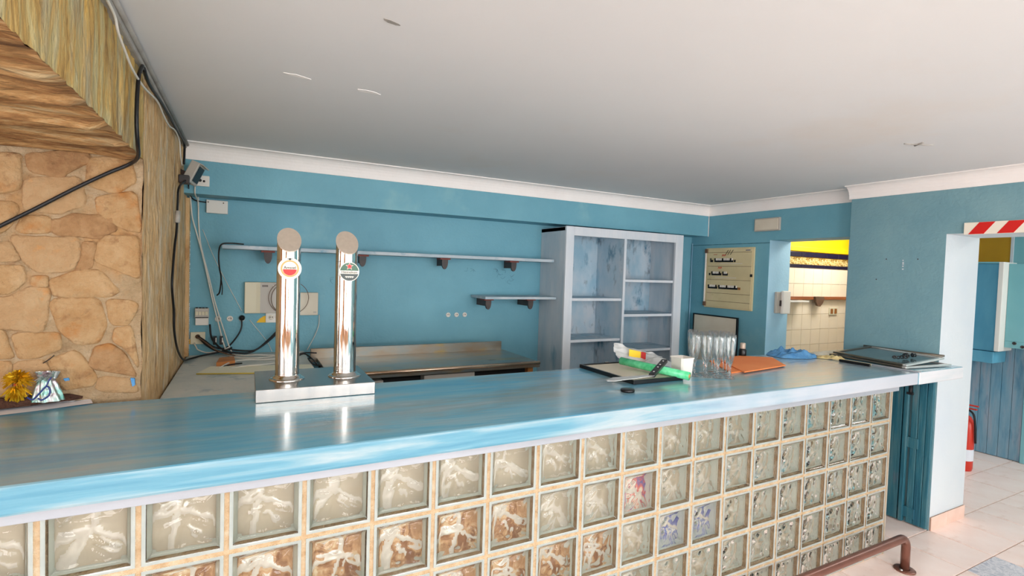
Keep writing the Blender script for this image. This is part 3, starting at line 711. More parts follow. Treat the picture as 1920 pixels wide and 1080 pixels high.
t = text('lettering', 'Heineken', .0148, (bx, by-.009, bz-.002), (PI/2, 0, 0), 'blacksoft', None, width=1.12); reparent(t, bd)
def star(r, s): return [(bx+(r if i % 2 == 0 else r*.42)*math.sin(i*PI/5), s+(r if i % 2 == 0 else r*.42)*math.cos(i*PI/5)) for i in range(10)]
part('star_border', MB().prism(star(.0165, bz+.022), 'y', by-.0082, by-.0072), 'ivory', bd)
part('star', MB().prism(star(.0135, bz+.022), 'y', by-.009, by-.0081), 'red', bd)
mb = MB()
for i in range(9): mb.box(bx-.016+i*.0038, bx-.0135+i*.0038, by-.0084, by-.0076, bz-.023-(.002 if i % 2 else 0), bz-.018)
part('small_print', mb, 'ivory', bd)

# ------------------------------------------------------------------ devices and cables, back left corner
fl_ = thing('floodlight', (.105, 1.87, 1.10), 'small grey floodlight clamped to the stone corner below the ceiling', 'light')
ax, ay = Vector((.8, -.28, .48)).normalized(), Vector((-.35, .45, .80)).normalized()
ay = (ay-ax*ay.dot(ax)).normalized(); az = ax.cross(ay)
c = Vector((.165, 1.85, 1.105))
u = Vector((.42, 0, .9)).normalized(); fwd = Vector((.88, -.25, -.38)).normalized(); u = (u-fwd*u.dot(fwd)).normalized(); sd = u.cross(fwd)
part('housing', MB().obox(c, u*.062, sd*.05, fwd*.024, 0, .005), 'greyplastic', fl_)
part('glass', MB().obox(c+fwd*.0245, u*.046, sd*.038, fwd*.002), 'black', fl_)
part('visor', MB().obox(c+fwd*.03+u*.058, u*.003, sd*.05, fwd*.012), 'greyplastic', fl_)
part('bracket', MB().obox(c-fwd*.05-u*.02, u*.012, sd*.012, fwd*.04), 'bracket', fl_)
part('wiring_box', MB().box(.10, .15, 1.76, 1.83, 1.035, 1.08, 0, .004), 'bracket', fl_)
def plate(name, x0, x1, z0, z1, m, label, cat, d=.012, y=2.239):
    return thing(name, ((x0+x1)/2, y, (z0+z1)/2), label, cat), MB().box(x0, x1, y-d, y, z0, z1, 0, .003)
t, mb = plate('antenna_socket', .150, .232, 1.058, 1.122, 'white', 'white antenna socket with two black holes under the coving', 'socket', y=2.029)
part('face_plate', mb, 'white', t)
mb = MB(); mb.lathe([(0, 0), (.009, 0), (.009, .002), (0, .002)], (.183, 2.0165, 1.092), 14, ax=(0, -1, 0)); part('hole', mb, 'black', t)
mb = MB(); mb.lathe([(0, 0), (.0065, 0), (.0065, .002), (0, .002)], (.204, 2.0165, 1.088), 14, ax=(0, -1, 0)); part('hole', mb, 'black', t)
t, mb = plate('junction_box', .205, .325, .916, 1.0, 'white', 'white rectangular junction box below the bulkhead by the stone corner', 'box', .03)
part('lid', mb, 'white', t)
for x, z in ((.215, .985), (.30, .985)): part('screw', MB().lathe([(0, 0), (.004, 0), (.004, .002)], (x, 2.2085, z), 8, ax=(0, -1, 0)), 'brcable', t)
t = thing('intercom_box', (.56, 2.239, .37), 'wide beige alarm box with a ribbed left end behind the left tap column', 'box')
part('body', MB().box(.428, .73, 2.195, 2.239, .27, .478, 0, .004), 'cream', t)
part('front_panel', MB().box(.52, .725, 2.190, 2.196, .272, .476, 0, .002), 'greyplastic', t)
for i in range(3): part('rib', MB().box(.50+i*.008, .505+i*.008, 2.191, 2.196, .272, .476), 'cream', t)
mb = MB()
for i in range(6): mb.box(.532+i*.006, .536+i*.006, 2.1885, 2.191, .448, .460)
part('grille', mb, 'bracket', t)
part('button', MB().lathe([(0, 0), (.007, 0), (.006, .003), (0, .003)], (.60, 2.190, .455), 14, ax=(0, -1, 0)), 'white', t)
t = thing('meter_box', (.82, 2.239, .33), 'plain beige box on the wall between the two tap columns', 'box')
part('body', MB().box(.735, .886, 2.20, 2.239, .253, .411, 0, .004), 'beige', t)
part('badge', MB().box(.855, .875, 2.198, 2.2, .268, .280), 'greyplastic', t)
t = thing('coiled_wire', (.70, 2.18, .38), 'loose dark wire coil hanging behind the left tap column', 'cable')
mb = MB()
for (cx, cz, rx, rz, y) in ((.695, .377, .125, .115, 2.17), (.672, .37, .085, .10, 2.18)):
    mb.tube([(cx+rx*math.cos(a), y, cz+rz*math.sin(a)) for a in [i/20*2*PI for i in range(21)]], .002, 6, sub=2)
part('loop', mb, 'brcable', t)
# double socket behind the tap, with yellow filler patch
t, mb = plate('wall_socket', .556, .66, .203, .275, 'white', 'white double socket half hidden by the left tap column', 'socket', .014); part('face_plate', mb, 'white', t)
for x in (.590, .632):
    part('inset', MB().lathe([(0, 0), (.017, 0), (.017, .001), (0, .001)], (x, 2.2248, .24), 18, ax=(0, -1, 0)), 'ivory', t)
    for d in (-.0065, .0065): part('hole', MB().lathe([(0, 0), (.0035, 0), (.0035, .002), (0, .002)], (x+d, 2.2240, .241), 8, ax=(0, -1, 0)), 'black', t)
part('filler_patch', MB().prism([(.50, .204), (.556, .204), (.556, .25), (.545, .248), (.52, .23)], 'y', 2.236, 2.2396), 'yellow', bpy.data.objects['wall_back'])
# breaker module, beige socket with cables
t = thing('breaker_module', (.187, 2.239, .25), 'small grey breaker module over a white cover near the stone corner', 'breaker')
part('housing', MB().box(.150, .226, 2.195, 2.239, .243, .305, 0, .002), 'greyplastic', t)
for i in range(4):
    part('toggle', MB().box(.153+i*.018, .167+i*.018, 2.188, 2.196, .262, .285, 0, .001), 'cream', t)
    part('terminal', MB().box(.154+i*.018, .166+i*.018, 2.196, 2.21, .303, .311), 'blacksoft', t)
part('slot', MB().box(.152, .224, 2.192, 2.1955, .244, .250), 'black', t)
part('cover', MB().box(.152, .224, 2.205, 2.239, .196, .243, 0, .002), 'white', t)
t, mb = plate('wall_socket', .124, .206, .072, .150, 'cream', 'square cream socket with a cable end pulled out, low by the stone corner', 'socket', .014); part('face_plate', mb, 'cream', t)
part('opening', MB().lathe([(0, 0), (.014, 0), (.014, .001), (0, .001)], (.165, 2.2248, .122), 14, ax=(0, -1, 0)), 'brcable', t)
part('filler_patch', MB().prism([(.108, .075), (.14, .07), (.145, .10), (.12, .105)], 'y', 2.236, 2.2396), 'yellow', bpy.data.objects['wall_back'])
def round_socket(x, z, label, grp):
    t = thing('round_socket', (x, 2.239, z), label, 'socket', grp)
    part('ring', MB().lathe([(.019, 0), (.019, .004), (.016, .007), (.009, .006), (.009, .002), (0, .002)], (x, 2.2395, z), 18, ax=(0, -1, 0)), 'white', t)
    for d in (-.006, .006): part('pin_hole', MB().lathe([(0, 0), (.0035, 0), (.0035, .001), (0, .001)], (x+d, 2.2370, z+.001), 8, ax=(0, -1, 0)), 'brcable', t)
    return t
g = 'small round sockets on the back wall'
round_socket(.276, .232, 'round white socket beside the breaker module', g)
round_socket(.344, .233, 'round white socket between its neighbour and the black plug', g)
rs = round_socket(.414, .232, 'round white socket with a black plug in it', g)
round_socket(1.869, .240, 'left one of three round sockets above the steel worktop', g)
round_socket(1.940, .240, 'middle one of three round sockets above the steel worktop', g)
round_socket(2.011, .240, 'right one of three round sockets above the steel worktop', g)
t = thing('power_plug', (.414, 2.22, .235), 'black plug and curved lead in the round socket over the cable heap', 'plug')
part('plug', MB().lathe([(0, 0), (.016, 0), (.019, .008), (.012, .022), (0, .024)], (.414, 2.232, .238), 16, ax=(0, -1, 0)), 'black', t)
part('cord', MB().tube([(.413, 2.215, .232), (.412, 2.205, .175), (.389, 2.2, .121), (.344, 2.2, .06), (.298, 2.19, .03)], .0048, 8), 'bcable', t)
def cable(name, runs, r, m, label, cat='cable', grp=None):
    t = thing(name, runs[0][0], label, cat, grp)
    for q in runs: part('run', MB().tube(q, r, 8), m, t)
    return t
cable('black_cable', [[(.118, .554, 1.262), (.118, .495, 1.215), (.118, .464, 1.135), (.118, .458, 1.048), (.116, .490, .99), (.10, .60, .963), (.065, .682, .948), (-.004, .684, .905), (-.092, .684, .843), (-.19, .684, .769), (-.284, .684, .7), (-.5, .684, .54)],
                      [(.118, .575, 1.262), (.118, .691, 1.242), (.118, .964, 1.256), (.118, 1.248, 1.262), (.118, 1.543, 1.262), (.118, 1.83, 1.268), (.118, 1.85, 1.21), (.118, 1.83, 1.15)]],
      .0062, 'bcable', 'thick black cable hanging across the stones and up to the ceiling')
cable('white_cable', [[(.118, .0, 1.262), (.118, .14, 1.258), (.118, .19, 1.23), (.118, .292, 1.209), (.118, .391, 1.195), (.118, .588, 1.20), (.118, .871, 1.232), (.118, 1.039, 1.221), (.118, 1.216, 1.218), (.118, 1.439, 1.245), (.118, 1.613, 1.229), (.118, 1.664, 1.169), (.118, 1.74, 1.126)]],
      .0038, 'wcable', 'thin white cable sagging under the ceiling along the stone')
mb = MB().tube([(.12, -.9, 1.292), (.12, .6, 1.295), (.12, 2.0, 1.290)], .009, 8, spline=False)
o = bpy.data.objects['trim_5']; part('conduit', mb, 'greytrim', o)
cable('black_flex', [[(.135, 1.80, 1.06), (.12, 1.60, .99), (.118, 1.563, .905), (.118, 1.529, .766), (.117, 1.47, .682), (.117, 1.396, .549), (.117, 1.381, .471), (.117, 1.451, .361), (.117, 1.48, .25), (.117, 1.624, .133), (.118, 1.90, .03), (.14, 2.06, .008), (.20, 2.12, .015), (.30, 2.15, .03), (.36, 2.17, .05)]],
      .0055, 'bcable', 'black flex running down the stone edge to the counter')
part('connector', MB().tube([(.12, 1.55, .86), (.12, 1.535, .80)], .012, 10, spline=False), 'greyplastic', bpy.data.objects['black_flex'])
cable('white_flex', [[(.12, 2.18, 1.02), (.128, 2.2, .90), (.14, 2.2, .839), (.174, 2.2, .706), (.204, 2.2, .572), (.244, 2.2, .367), (.275, 2.2, .229), (.31, 2.19, .08), (.335, 2.16, .012)],
                     [(.16, 2.21, 1.02), (.162, 2.21, .974), (.165, 2.21, .841), (.178, 2.21, .707), (.224, 2.21, .504), (.262, 2.21, .332), (.312, 2.21, .158), (.36, 2.17, .02), (.42, 2.10, .008)]],
      .0042, 'wcable', 'pair of white cables slanting down the blue wall to the counter')
part('run', MB().tube([(.158, 2.025, 1.068), (.158, 2.02, 1.01), (.160, 2.18, .99), (.162, 2.21, .95)], .0042, 8), 'wcable', bpy.data.objects['white_flex'])
cable('black_lead', [[(.13, 1.95, 1.05), (.12, 2.15, 1.02), (.142, 2.2, .99), (.209, 2.22, .982)]], .004, 'bcable', 'short black lead from the floodlight to the junction box')
cable('thin_wire', [[(.185, 2.235, .81), (.246, 2.235, .642), (.323, 2.235, .471), (.412, 2.232, .285)], [(.46, 2.235, .223), (.565, 2.235, .076), (.598, 2.22, .006)]], .0018, 'wcable',
      'hair thin white wire slanting down the wall past the sockets')
cable('dark_cable_bundle', [[(.165, 2.225, .125), (.21, 2.19, .095), (.254, 2.18, .059), (.329, 2.18, .040), (.437, 2.18, .024), (.5, 2.18, .029), (.563, 2.18, .083), (.627, 2.18, .153), (.66, 2.19, .20)],
                            [(.175, 2.20, .115), (.22, 2.17, .07), (.28, 2.15, .035), (.36, 2.15, .022), (.45, 2.15, .014), (.52, 2.16, .045), (.60, 2.17, .11), (.65, 2.19, .17)],
                            [(.232, 2.21, .20), (.24, 2.19, .13), (.26, 2.17, .09), (.30, 2.15, .05), (.36, 2.12, .02)]],
      .0058, 'bcable', 'bundle of dark cables sagging along the wall above the counter')
part('run', MB().tube([(.16, 2.2, .125), (.20, 2.17, .10), (.25, 2.14, .06), (.30, 2.12, .03), (.38, 2.08, .012)], .004, 8), 'brcable', bpy.data.objects['dark_cable_bundle'], label='brown cable')
cable('cream_cable_loop', [[(.145, 2.225, .08), (.16, 2.2, .055), (.172, 2.19, .040), (.225, 2.18, .022), (.299, 2.17, .035), (.345, 2.16, .055)]], .004, 'wcable', 'cream cable looping under the square socket')
cable('grey_wire', [[(.898, 2.225, .254), (.895, 2.225, .179), (.869, 2.22, .104), (.818, 2.20, .008)]], .0026, 'wcable', 'slack white wire between the two tap columns')
cable('counter_cables', [[(.335, 2.16, .008), (.38, 2.04, .006), (.468, 1.99, .006), (.559, 2.0, .006), (.66, 2.08, .006), (.78, 2.1, .008)],
                         [(.306, 1.70, .006), (.36, 1.80, .018), (.44, 1.88, .016), (.55, 1.90, .008), (.66, 1.94, .006)],
                         [(.359, 1.67, .006), (.44, 1.70, .012), (.52, 1.72, .010), (.62, 1.78, .006), (.74, 1.84, .006)],
                         [(.42, 2.10, .006), (.50, 2.07, .012), (.60, 2.06, .006), (.72, 2.02, .006)]], .0045, 'wcable', 'white cables trailing over the grey screed counter')
cable('loose_black_ends', [[(.31, 1.72, .006), (.37, 1.78, .010), (.42, 1.82, .006)], [(.80, 1.80, .02), (.78, 1.74, .03), (.80, 1.66, .008), (.84, 1.60, .006)], [(.72, 1.85, .04), (.78, 1.84, .05), (.84, 1.84, .045)], [(.70, 1.75, .03), (.76, 1.80, .05), (.80, 1.73, .03), (.82, 1.64, .008)]], .0042, 'bcable',
      'short loose black cable ends on the grey counter behind the taps')
# terminal block over the bundle
mb = MB()
o = thing('terminal_blocks', (.27, 2.2, .1), 'two small black terminal blocks dangling in the cables', 'connector')
for x in (.262, .298): part('block', MB().box(x-.010, x+.010, 2.185, 2.21, .07, .125, 0, .002), 'black', o); part('clamp', MB().box(x+.004, x+.009, 2.182, 2.186, .085, .115), 'white', o)
o = single('wood_block', MB().prism([(.291, 1.76), (.300, 1.93), (.375, 1.96), (.385, 1.80)], 'z', .0005, .028), 'orangewood', (.33, 1.85, 0), 'short orange wooden offcut among the cables on the screed counter', 'wood block')
t = thing('cream_strip', (.5, 1.6, 0), 'cream folded metal strip lying on the screed counter behind the tap', 'strip')
part('sheet', MB().prism([(.208, 1.575), (.262, 1.76), (.79, 1.66), (.79, 1.50), (.556, 1.482)], 'z', .001, .008), 'paleyellow2', t)
part('lip', MB().tube([(.208, 1.573, .005), (.556, 1.480, .005), (.80, 1.498, .005)], .0035, 6, spline=False), 'paleyellow', t)

# ------------------------------------------------------------------ right wall fittings
ep = thing('electrical_box', (4.52, 1.76, .31), 'beige electrical breaker panel with three rows of switches on the blue wall', 'breaker panel')
XW = 4.519
part('frame', MB().box(XW-.02, XW, 1.488, 2.03, .31, .893, 0, .003), 'panel', ep)
part('cover_plate', MB().box(XW-.026, XW-.02, 1.50, 2.00, .322, .882, 0, .002), 'panel', ep)
part('hinge_post', MB().tube([(XW-.028, 2.022, .325), (XW-.028, 2.022, .88)], .009, 8), 'white', ep)
for z in (.345, .865): part('hinge', MB().box(XW-.04, XW-.02, 2.0, 2.03, z-.02, z+.02, 0, .002), 'brcable', ep)
mb = MB()
for z in (.848, .715, .585, .455, .378): mb.box(XW-.0275, XW-.0255, 1.505, 1.995, z-.0015, z+.0015)
part('seam', mb, 'brcable', ep)
for z, segs in ((.773, ((1.965, 1.935, 'black'), (1.915, 1.70, 'black'), (1.69, 1.675, 'black'))), (.645, ((1.975, 1.96, 'black'), (1.945, 1.83, 'black'), (1.815, 1.755, 'blacksoft'))), (.515, ((1.98, 1.87, 'black'), (1.855, 1.64, 'black'), (1.635, 1.61, 'brass')))):
    for a, b_, m_ in segs:
        part('switch_row', MB().box(XW-.030, XW-.0255, b_, a, z-.018, z+.004), m_, ep)
        k = 0; y = a
        while y-.016 >= b_-.001 and (a-b_) > .03:
            part('toggle', MB().box(XW-.036, XW-.029, y-.013, y-.003, z-.002, z+.020, 0, .001), 'white' if k % 5 else 'black', ep); y -= .018; k += 1
def scr(z, y, s, rs_, m_):
    mb = MB(); rd = random.Random(rs_)
    for i in range(3): mb.tube([(XW-.0275, y-i*.015, z), (XW-.0275, y-i*.015-.008, z+s), (XW-.0275, y-i*.015-.012, z+s*.3)], .0016, 4, sub=2)
    part('scribble', mb, m_, ep)
scr(.81, 1.83, .02, 1, 'red'); scr(.825, 1.93, .006, 2, 'red'); scr(.69, 1.87, .02, 3, 'red')
mb = MB()
for y in (1.79, 1.765, 1.735): mb.tube([(XW-.0275, y, .825), (XW-.0275, y-.03, .87)], .0022, 4)
part('marker_strokes', mb, 'blacksoft', ep)
part('maker_plate', MB().box(XW-.0275, XW-.026, 1.52, 1.57, .862, .868), 'ribbon', ep)
part('latch', MB().box(XW-.03, XW-.02, 1.494, 1.512, .62, .645), 'black', ep)
part('note', MB().box(XW-.0268, XW-.0255, 1.60, 1.86, .738, .745), 'beige', ep)
part('note', MB().box(XW-.0268, XW-.0255, 1.66, 1.90, .603, .611), 'beige', ep)
lp = thing('emergency_lamp', (4.52, 1.375, 1.088), 'flat beige emergency lamp above the kitchen doorway', 'lamp')
part('housing', MB().box(4.497, 4.519, 1.25, 1.50, 1.03, 1.145, 0, .006), 'greyplastic', lp)
part('diffuser', MB().box(4.490, 4.498, 1.262, 1.488, 1.040, 1.135, 0, .005), 'beige', lp)
cv = thing('panel_cover', (4.45, 1.85, FZ), 'tall beige cover board with black edging leaning in the corner behind the flutes', 'board')
part('board', MB().box(4.455, 4.468, 1.605, 2.105, FZ+.002, .228, 0, .001), 'beige', cv)
for b_ in ((4.450, 4.47, 1.590, 1.604, FZ, .24), (4.450, 4.47, 2.106, 2.118, FZ, .24), (4.450, 4.47, 1.604, 2.106, .229, .240)): part('edging', MB().box(*b_, 0, .001), 'black', cv)
# pull/marking line of the old frame on the wall, corner pipe
part('corner_pipe', MB().tube([(4.515, 2.225, -.5), (4.515, 2.225, .95)], .005, 8), 'jamb', bpy.data.objects['wall_right_far'])
part('corner_pipe', MB().tube([(4.512, 2.025, 1.01), (4.512, 2.025, 1.21)], .004, 8), 'cove', bpy.data.objects['wall_right_far'])
mb = MB().box(4.5165, 4.5215, 1.35, 2.24, .925, .930); part('painted_ridge', mb, 'door', bpy.data.objects['wall_right_far'])
sp = thing('intercom_handset', (4.69, 1.35, .40), 'white intercom handset on the light blue door jamb', 'intercom')
part('base', MB().box(4.615, 4.77, 1.325, 1.349, .305, .495, 0, .004), 'greyplastic', sp)
part('handset', MB().box(4.665, 4.775, 1.300, 1.324, .300, .505, 0, .007), 'white', sp)
part('button', MB().box(4.655, 4.668, 1.312, 1.324, .37, .42), 'bracket', sp)
# striped board above the passage
sb = thing('warning_board', (4.405, -.4, .96), 'red and white diagonally striped board over the passage', 'sign')
part('board', MB().box(4.396, 4.4095, -1.1, -.062, .922, .996, 0, .002), 'ivory', sb)
y = -.085
while y > -1.0:
    # four-point stripe leaning as in the picture (top shifted away from the pier)
    part('stripe', MB().prism([(y, .9235), (y-.075, .9235), (y-.127, .9945), (y-.052, .9945)], 'x', 4.3945, 4.397), 'red', sb); y -= .136
mb = MB()
for (y_, z_) in ((.368, .773), (.179, .772), (.425, .63)): mb.lathe([(0, 0), (.004, 0), (.004, .002), (0, .002)], (4.4105, y_, z_), 8, ax=(-1, 0, 0))
part('screw_hole', mb, 'bracket', bpy.data.objects['wall_right'])
mb = MB()
for z_ in (.76, .745, .735, .72, .70): mb.box(4.408, 4.4105, .262+random.uniform(-.004, .004), .268, z_, z_+.008)
part('plaster_chip', mb, 'pale', bpy.data.objects['wall_right'])

# ------------------------------------------------------------------ kitchen behind the doorway
kw = struct('wall_kitchen', MB().box(4.81, 8.2, 1.506, 1.6, FZ, CZ), 'yellow', (4.8, 1.5, 0))
part('grout', MB().box(4.81, 6.8, 1.503, 1.506, -.63, .765), 'wallgrout', kw)
km = MB().box(-.0735, .0735, -.005, .003, -.0735, .0735, 0, .001).mesh('tile', ['walltile'])
for i in range(9):
    for j in range(6):
        link('tile', km, (4.88+.15*i-4.8, 1.501-1.5, .648-.15*j), kw)
nm = MB().box(-.0985, .0985, -.006, .003, -.0145, .0145, 0, .001).mesh('border_tile', ['navytile'])
n2 = MB().box(-.0985, .0985, -.009, .003, -.024, .024, 0, .003).mesh('border_tile', ['navytile'])
dm = MB().box(-.0985, .0985, -.006, .003, -.033, .033, 0, .001).mesh('ornament_tile', ['decor'])
for i in range(9):
    link('border_tile', nm, (4.90+.2*i-4.8, 0, .742), kw); link('ornament_tile', dm, (4.90+.2*i-4.8, 0, .793), kw); link('border_tile', n2, (4.90+.2*i-4.8, 0, .856), kw)
part('yellow_ledge', MB().box(4.81, 8.2, 1.485, 1.506, .885, .93, 0, .004), 'yellow', kw)
struct('wall_divider', MB().box(4.87, 8.2, .80, .88, FZ, CZ), 'pale')
struct('wall_kitchen_end', MB().box(8.1, 8.2, -8, 2.4, FZ, CZ), 'pale')
kr = thing('kitchen_rail', (5.4, 1.47, .43), 'red brown wooden rail with a dark clip on the cream kitchen tiles', 'rail')
part('rail', MB().box(4.82, 6.8, 1.462, 1.493, .418, .448, 0, .003), 'wood', kr)
prof = [(5.44+.07*math.cos(a), .425-.085*abs(math.sin(a))**.8*(1 if math.sin(a) < 0 else -.25)*-1) for a in [PI+i/14*PI for i in range(15)]]
part('clip', MB().prism([(5.37, .45), (5.50, .45), (5.515, .43), (5.49, .385), (5.45, .352), (5.41, .36), (5.38, .40)], 'y', 1.44, 1.462), 'brcable', kr)
wsf = thing('small_shelf', (4.95, 1.43, .41), 'small white shelf below the wooden kitchen rail by the jamb', 'shelf')
part('board', MB().box(4.82, 5.19, 1.39, 1.494, .398, .412, 0, .002), 'white', wsf)
part('bracket', MB().prism([(1.494, .398), (1.40, .398), (1.494, .35)], 'x', 4.86, 4.875), 'wood', wsf)
t = thing('wall_socket', (5.75, 1.49, .3), 'cream double socket on the kitchen tiles below the wooden rail', 'socket')
part('face_plate', MB().box(5.684, 5.822, 1.485, 1.495, .262, .338, 0, .003), 'cream', t)
for x in (5.72, 5.785): part('inset', MB().box(x-.02, x+.02, 1.482, 1.486, .275, .325, 0, .002), 'brass', t)

# ------------------------------------------------------------------ passage seen past the pier
wp = struct('wall_passage', MB().box(6.95, 7.05, -8, .80, FZ, CZ), ['teal'])
part('ochre_panel', MB().box(6.94, 6.95, .545, .80, .3, CZ), 'ochre', wp)
part('corner_bead', MB().box(6.935, 6.95, .525, .545, .3, CZ), 'pale', wp)
pd = thing('plank_partition', (6.74, .5, FZ), 'weathered blue plank partition at the end of the passage', 'partition')
for i, y in enumerate((.72, .61, .55, .455, .39, .325)[:-1]):
    yn = (.72, .61, .55, .455, .39, .325)[i+1]
for i in range(6):
    y1 = .80-.0795*i; part('plank', MB().box(6.735, 6.765, y1-.0775, y1, FZ+.005, .12, 0, .003), 'door_pale', pd)
part('post', MB().box(6.71, 6.77, .285, .318, FZ+.002, .12, 0, .004), 'teal', pd)
for i in range(4):
    y1 = .26-.085*i; part('plank', MB().box(6.735, 6.765, y1-.083, y1, FZ+.005, .12, 0, .003), 'door_pale', pd)
part('rail', MB().box(6.715, 6.735, -.08, .28, -.86, -.78, 0, .003), 'teal', pd)
part('rail', MB().box(6.715, 6.735, -.08, .28, -.45, -.38, 0, .003), 'teal', pd)
bc = thing('blue_box', (6.6, .55, 0), 'blue painted wall box with a bright white door edge in the passage', 'cabinet')
part('body', MB().box(6.50, 6.73, .47, .78, .012, .815, 0, .003), 'bluebox', bc)
part('white_edge', MB().box(6.455, 6.73, .425, .460, .018, .828, 0, .004), 'white', bc)
part('door', MB().box(6.56, 6.585, -.15, .424, .115, .815, 0, .003), 'teal', bc)
part('lower_rail', MB().box(6.56, 6.59, -.15, .424, .055, .115, 0, .003), 'teal', bc)
for y, z in ((.355, .10), (.30, .075)): part('knob', MB().lathe([(.014, 0), (.014, .008), (.008, .008), (.008, .003), (0, .003)], (6.56, y, z), 16, ax=(-1, 0, 0)), 'bracket', bc)
part('drip_ledge', MB().box(6.47, 6.73, .462, .78, -.098, .008, 0, .008), 'bluebox', bc)
part('top', MB().box(6.49, 6.735, .47, .79, .816, .83), 'teal', bc)
fe = thing('fire_extinguisher', (6.02, .50, FZ), 'red fire extinguisher standing behind the pale pier', 'fire extinguisher')
cx, cy = 6.02, .475; r = .072
part('cylinder', MB().lathe([(0, .0), (r*.92, .0), (r, .02), (r, .36), (r*.93, .42), (r*.6, .465), (.022, .48), (.018, .50)], (cx, cy, FZ), 32), 'redext', fe)
part('label', MB().lathe([(r+.001, .09), (r+.001, .19)], (cx, cy, FZ), 32), 'paper', fe)
part('valve', MB().lathe([(.018, .49), (.02, .52), (.016, .56), (0, .56)], (cx, cy, FZ), 16), 'brass', fe)
part('handle', MB().box(cx-.012, cx+.012, cy-.09, cy+.03, FZ+.565, FZ+.575).box(cx-.012, cx+.012, cy-.08, cy+.03, FZ+.535, FZ+.545), 'redext', fe)
part('hose', MB().tube([(cx, cy-.02, FZ+.53), (cx-.03, cy-.07, FZ+.50), (cx-.02, cy-.082, FZ+.40), (cx, cy-.084, FZ+.25)], .008, 8), 'blacksoft', fe)

# ------------------------------------------------------------------ things on the worktop
T = .0985
fm = thing('picture_frame', (2.19, .44, T), 'black picture frame lying face down under the green film roll', 'frame')
fx0, fx1, fy0, fy1 = 2.035, 2.35, .22, .655
part('backing', MB().box(fx0+.012, fx1-.012, fy0+.012, fy1-.012, T+.003, T+.013), 'beige', fm)
for b_ in ((fx0, fx1, fy0, fy0+.014), (fx0, fx1, fy1-.014, fy1), (fx0, fx0+.014, fy0+.014, fy1-.014), (fx1-.014, fx1, fy0+.014, fy1-.014)):
    part('moulding', MB().box(*b_, T, T+.019, 0, .002), 'black', fm)
part('hanger', MB().box(2.20, 2.225, fy1-.012, fy1-.002, T+.019, T+.024, 0, .001), 'steel', fm)
gr = thing('film_roll', (2.27, .35, T), 'green roll of cling film lying across the black frame', 'roll')
a, b_ = Vector((2.205, .52, .150)), Vector((2.335, .17, .128))
part('roll', MB().tube([a, b_], .020, 20, spline=False), 'green', gr)
dr = (b_-a).normalized()
part('core', MB().tube([b_-dr*.002, b_+dr*.0015], .010, 14, spline=False), 'card', gr)
kn = thing('knife', (2.1, .28, T), 'broad bladed knife with a black riveted handle resting on the green roll', 'knife')
h0, h1 = Vector((2.135, .212, .136)), Vector((2.33, .33, .176)); dv = (h1-h0).normalized(); sv = Vector((-dv.y, dv.x, 0)).normalized(); nv = dv.cross(sv)
mb = MB().tube([h0, h0+dv*.02, h0*.5+h1*.5, h1-dv*.02, h1], [.010]*5 if False else .0125, 10, spline=False)
part('handle', MB().obox((h0+h1)/2, (h1-h0)/2, sv*.015, nv*.009, 0, .004), 'black', kn)
for k in (.15, .45, .62, .86): part('rivet', MB().lathe([(0, 0), (.005, 0), (.005, .0015), (0, .0015)], h0+(h1-h0)*k+nv*.009, 10, ax=nv), 'traybright', kn)
tip = Vector((1.90, .245, .1205))
b0 = h0-dv*.0
part('blade', MB().add([tuple(p) for p in (b0+sv*.016, b0-sv*.014, tip+Vector((.03, -.016, 0)), tip, tip+Vector((.012, .022, 0)), tip+Vector((.06, .035, .004)),
      b0+sv*.016+nv*.002, b0-sv*.014+nv*.002, tip+Vector((.03, -.016, .002)), tip+Vector((0, 0, .002)), tip+Vector((.012, .022, .002)), tip+Vector((.06, .035, .006)))],
      [(0, 1, 2, 3, 4, 5), (11, 10, 9, 8, 7, 6)]+[(i, 6+i, 6+(i+1) % 6, (i+1) % 6) for i in range(6)]), 'traybright', kn)
# crumpled plastic bag with a yellow and red label behind the roll
def crumple(fn, nu, nv, seed, amp, sc_):
    def g(u, v):
        p = Vector(fn(u, v)); d = noise.noise_vector(Vector((u*sc_, v*sc_, seed))); return p+d*amp
    return MB().grid(g, nu, nv)
M['bagplastic'] = mat('clear_bag_plastic', [(.3, (206, 210, 208)), (.7, (230, 232, 230))], (10, 10, 10), 3, .2, .3, 40, alpha=.72)
bg = thing('plastic_bag', (2.42, .52, T), 'crumpled clear plastic bag with a yellow and red label behind the green roll', 'bag')
def bagf(u, v):
    x = 2.27+.25*u; y = .62-.13*u*.9+.06*(v-.5); z = T+.024+math.sin(PI*v)*.0+v*(.105-.075*u)
    return (x, y+.04*math.sin(v*3), z)
part('film', crumple(bagf, 26, 14, 3, .012, 7), 'bagplastic', bg, fix=False)
part('flap', crumple(lambda u, v: (2.36+.16*u, .46+.12*v-.06*u, T+.020+.045*math.sin(PI*u)*math.sin(PI*v)), 18, 14, 8, .008, 8), 'bagplastic', bg, fix=False)
def lab(x0, x1, z0, z1, m_, dy):
    def g(u, v):
        uu = (x0+(x1-x0)*u-2.27)/.33; p = bagf(uu, .5); return (p[0], p[1]-.022-dy, z0+(z1-z0)*v-uu*.05)
    return MB().grid(g, 4, 3)
part('yellow_label', lab(2.355, 2.435, .165, .205, 'y', 0), 'yellowlabel', bg, fix=False)
part('red_label', lab(2.436, 2.468, .160, .205, 'r', .001), 'redlabel', bg, fix=False)
cu = thing('plastic_cup', (2.425, .30, T), 'square white plastic tub in front of the flutes', 'tub')
cxx, cyy = 2.42, .30; mb = MB()
def rsq(s, z): return [(cxx+x*s, cyy+y*s, z) for x, y in ((-1, -.8), (-.8, -1), (.8, -1), (1, -.8), (1, .8), (.8, 1), (-.8, 1), (-1, .8))]
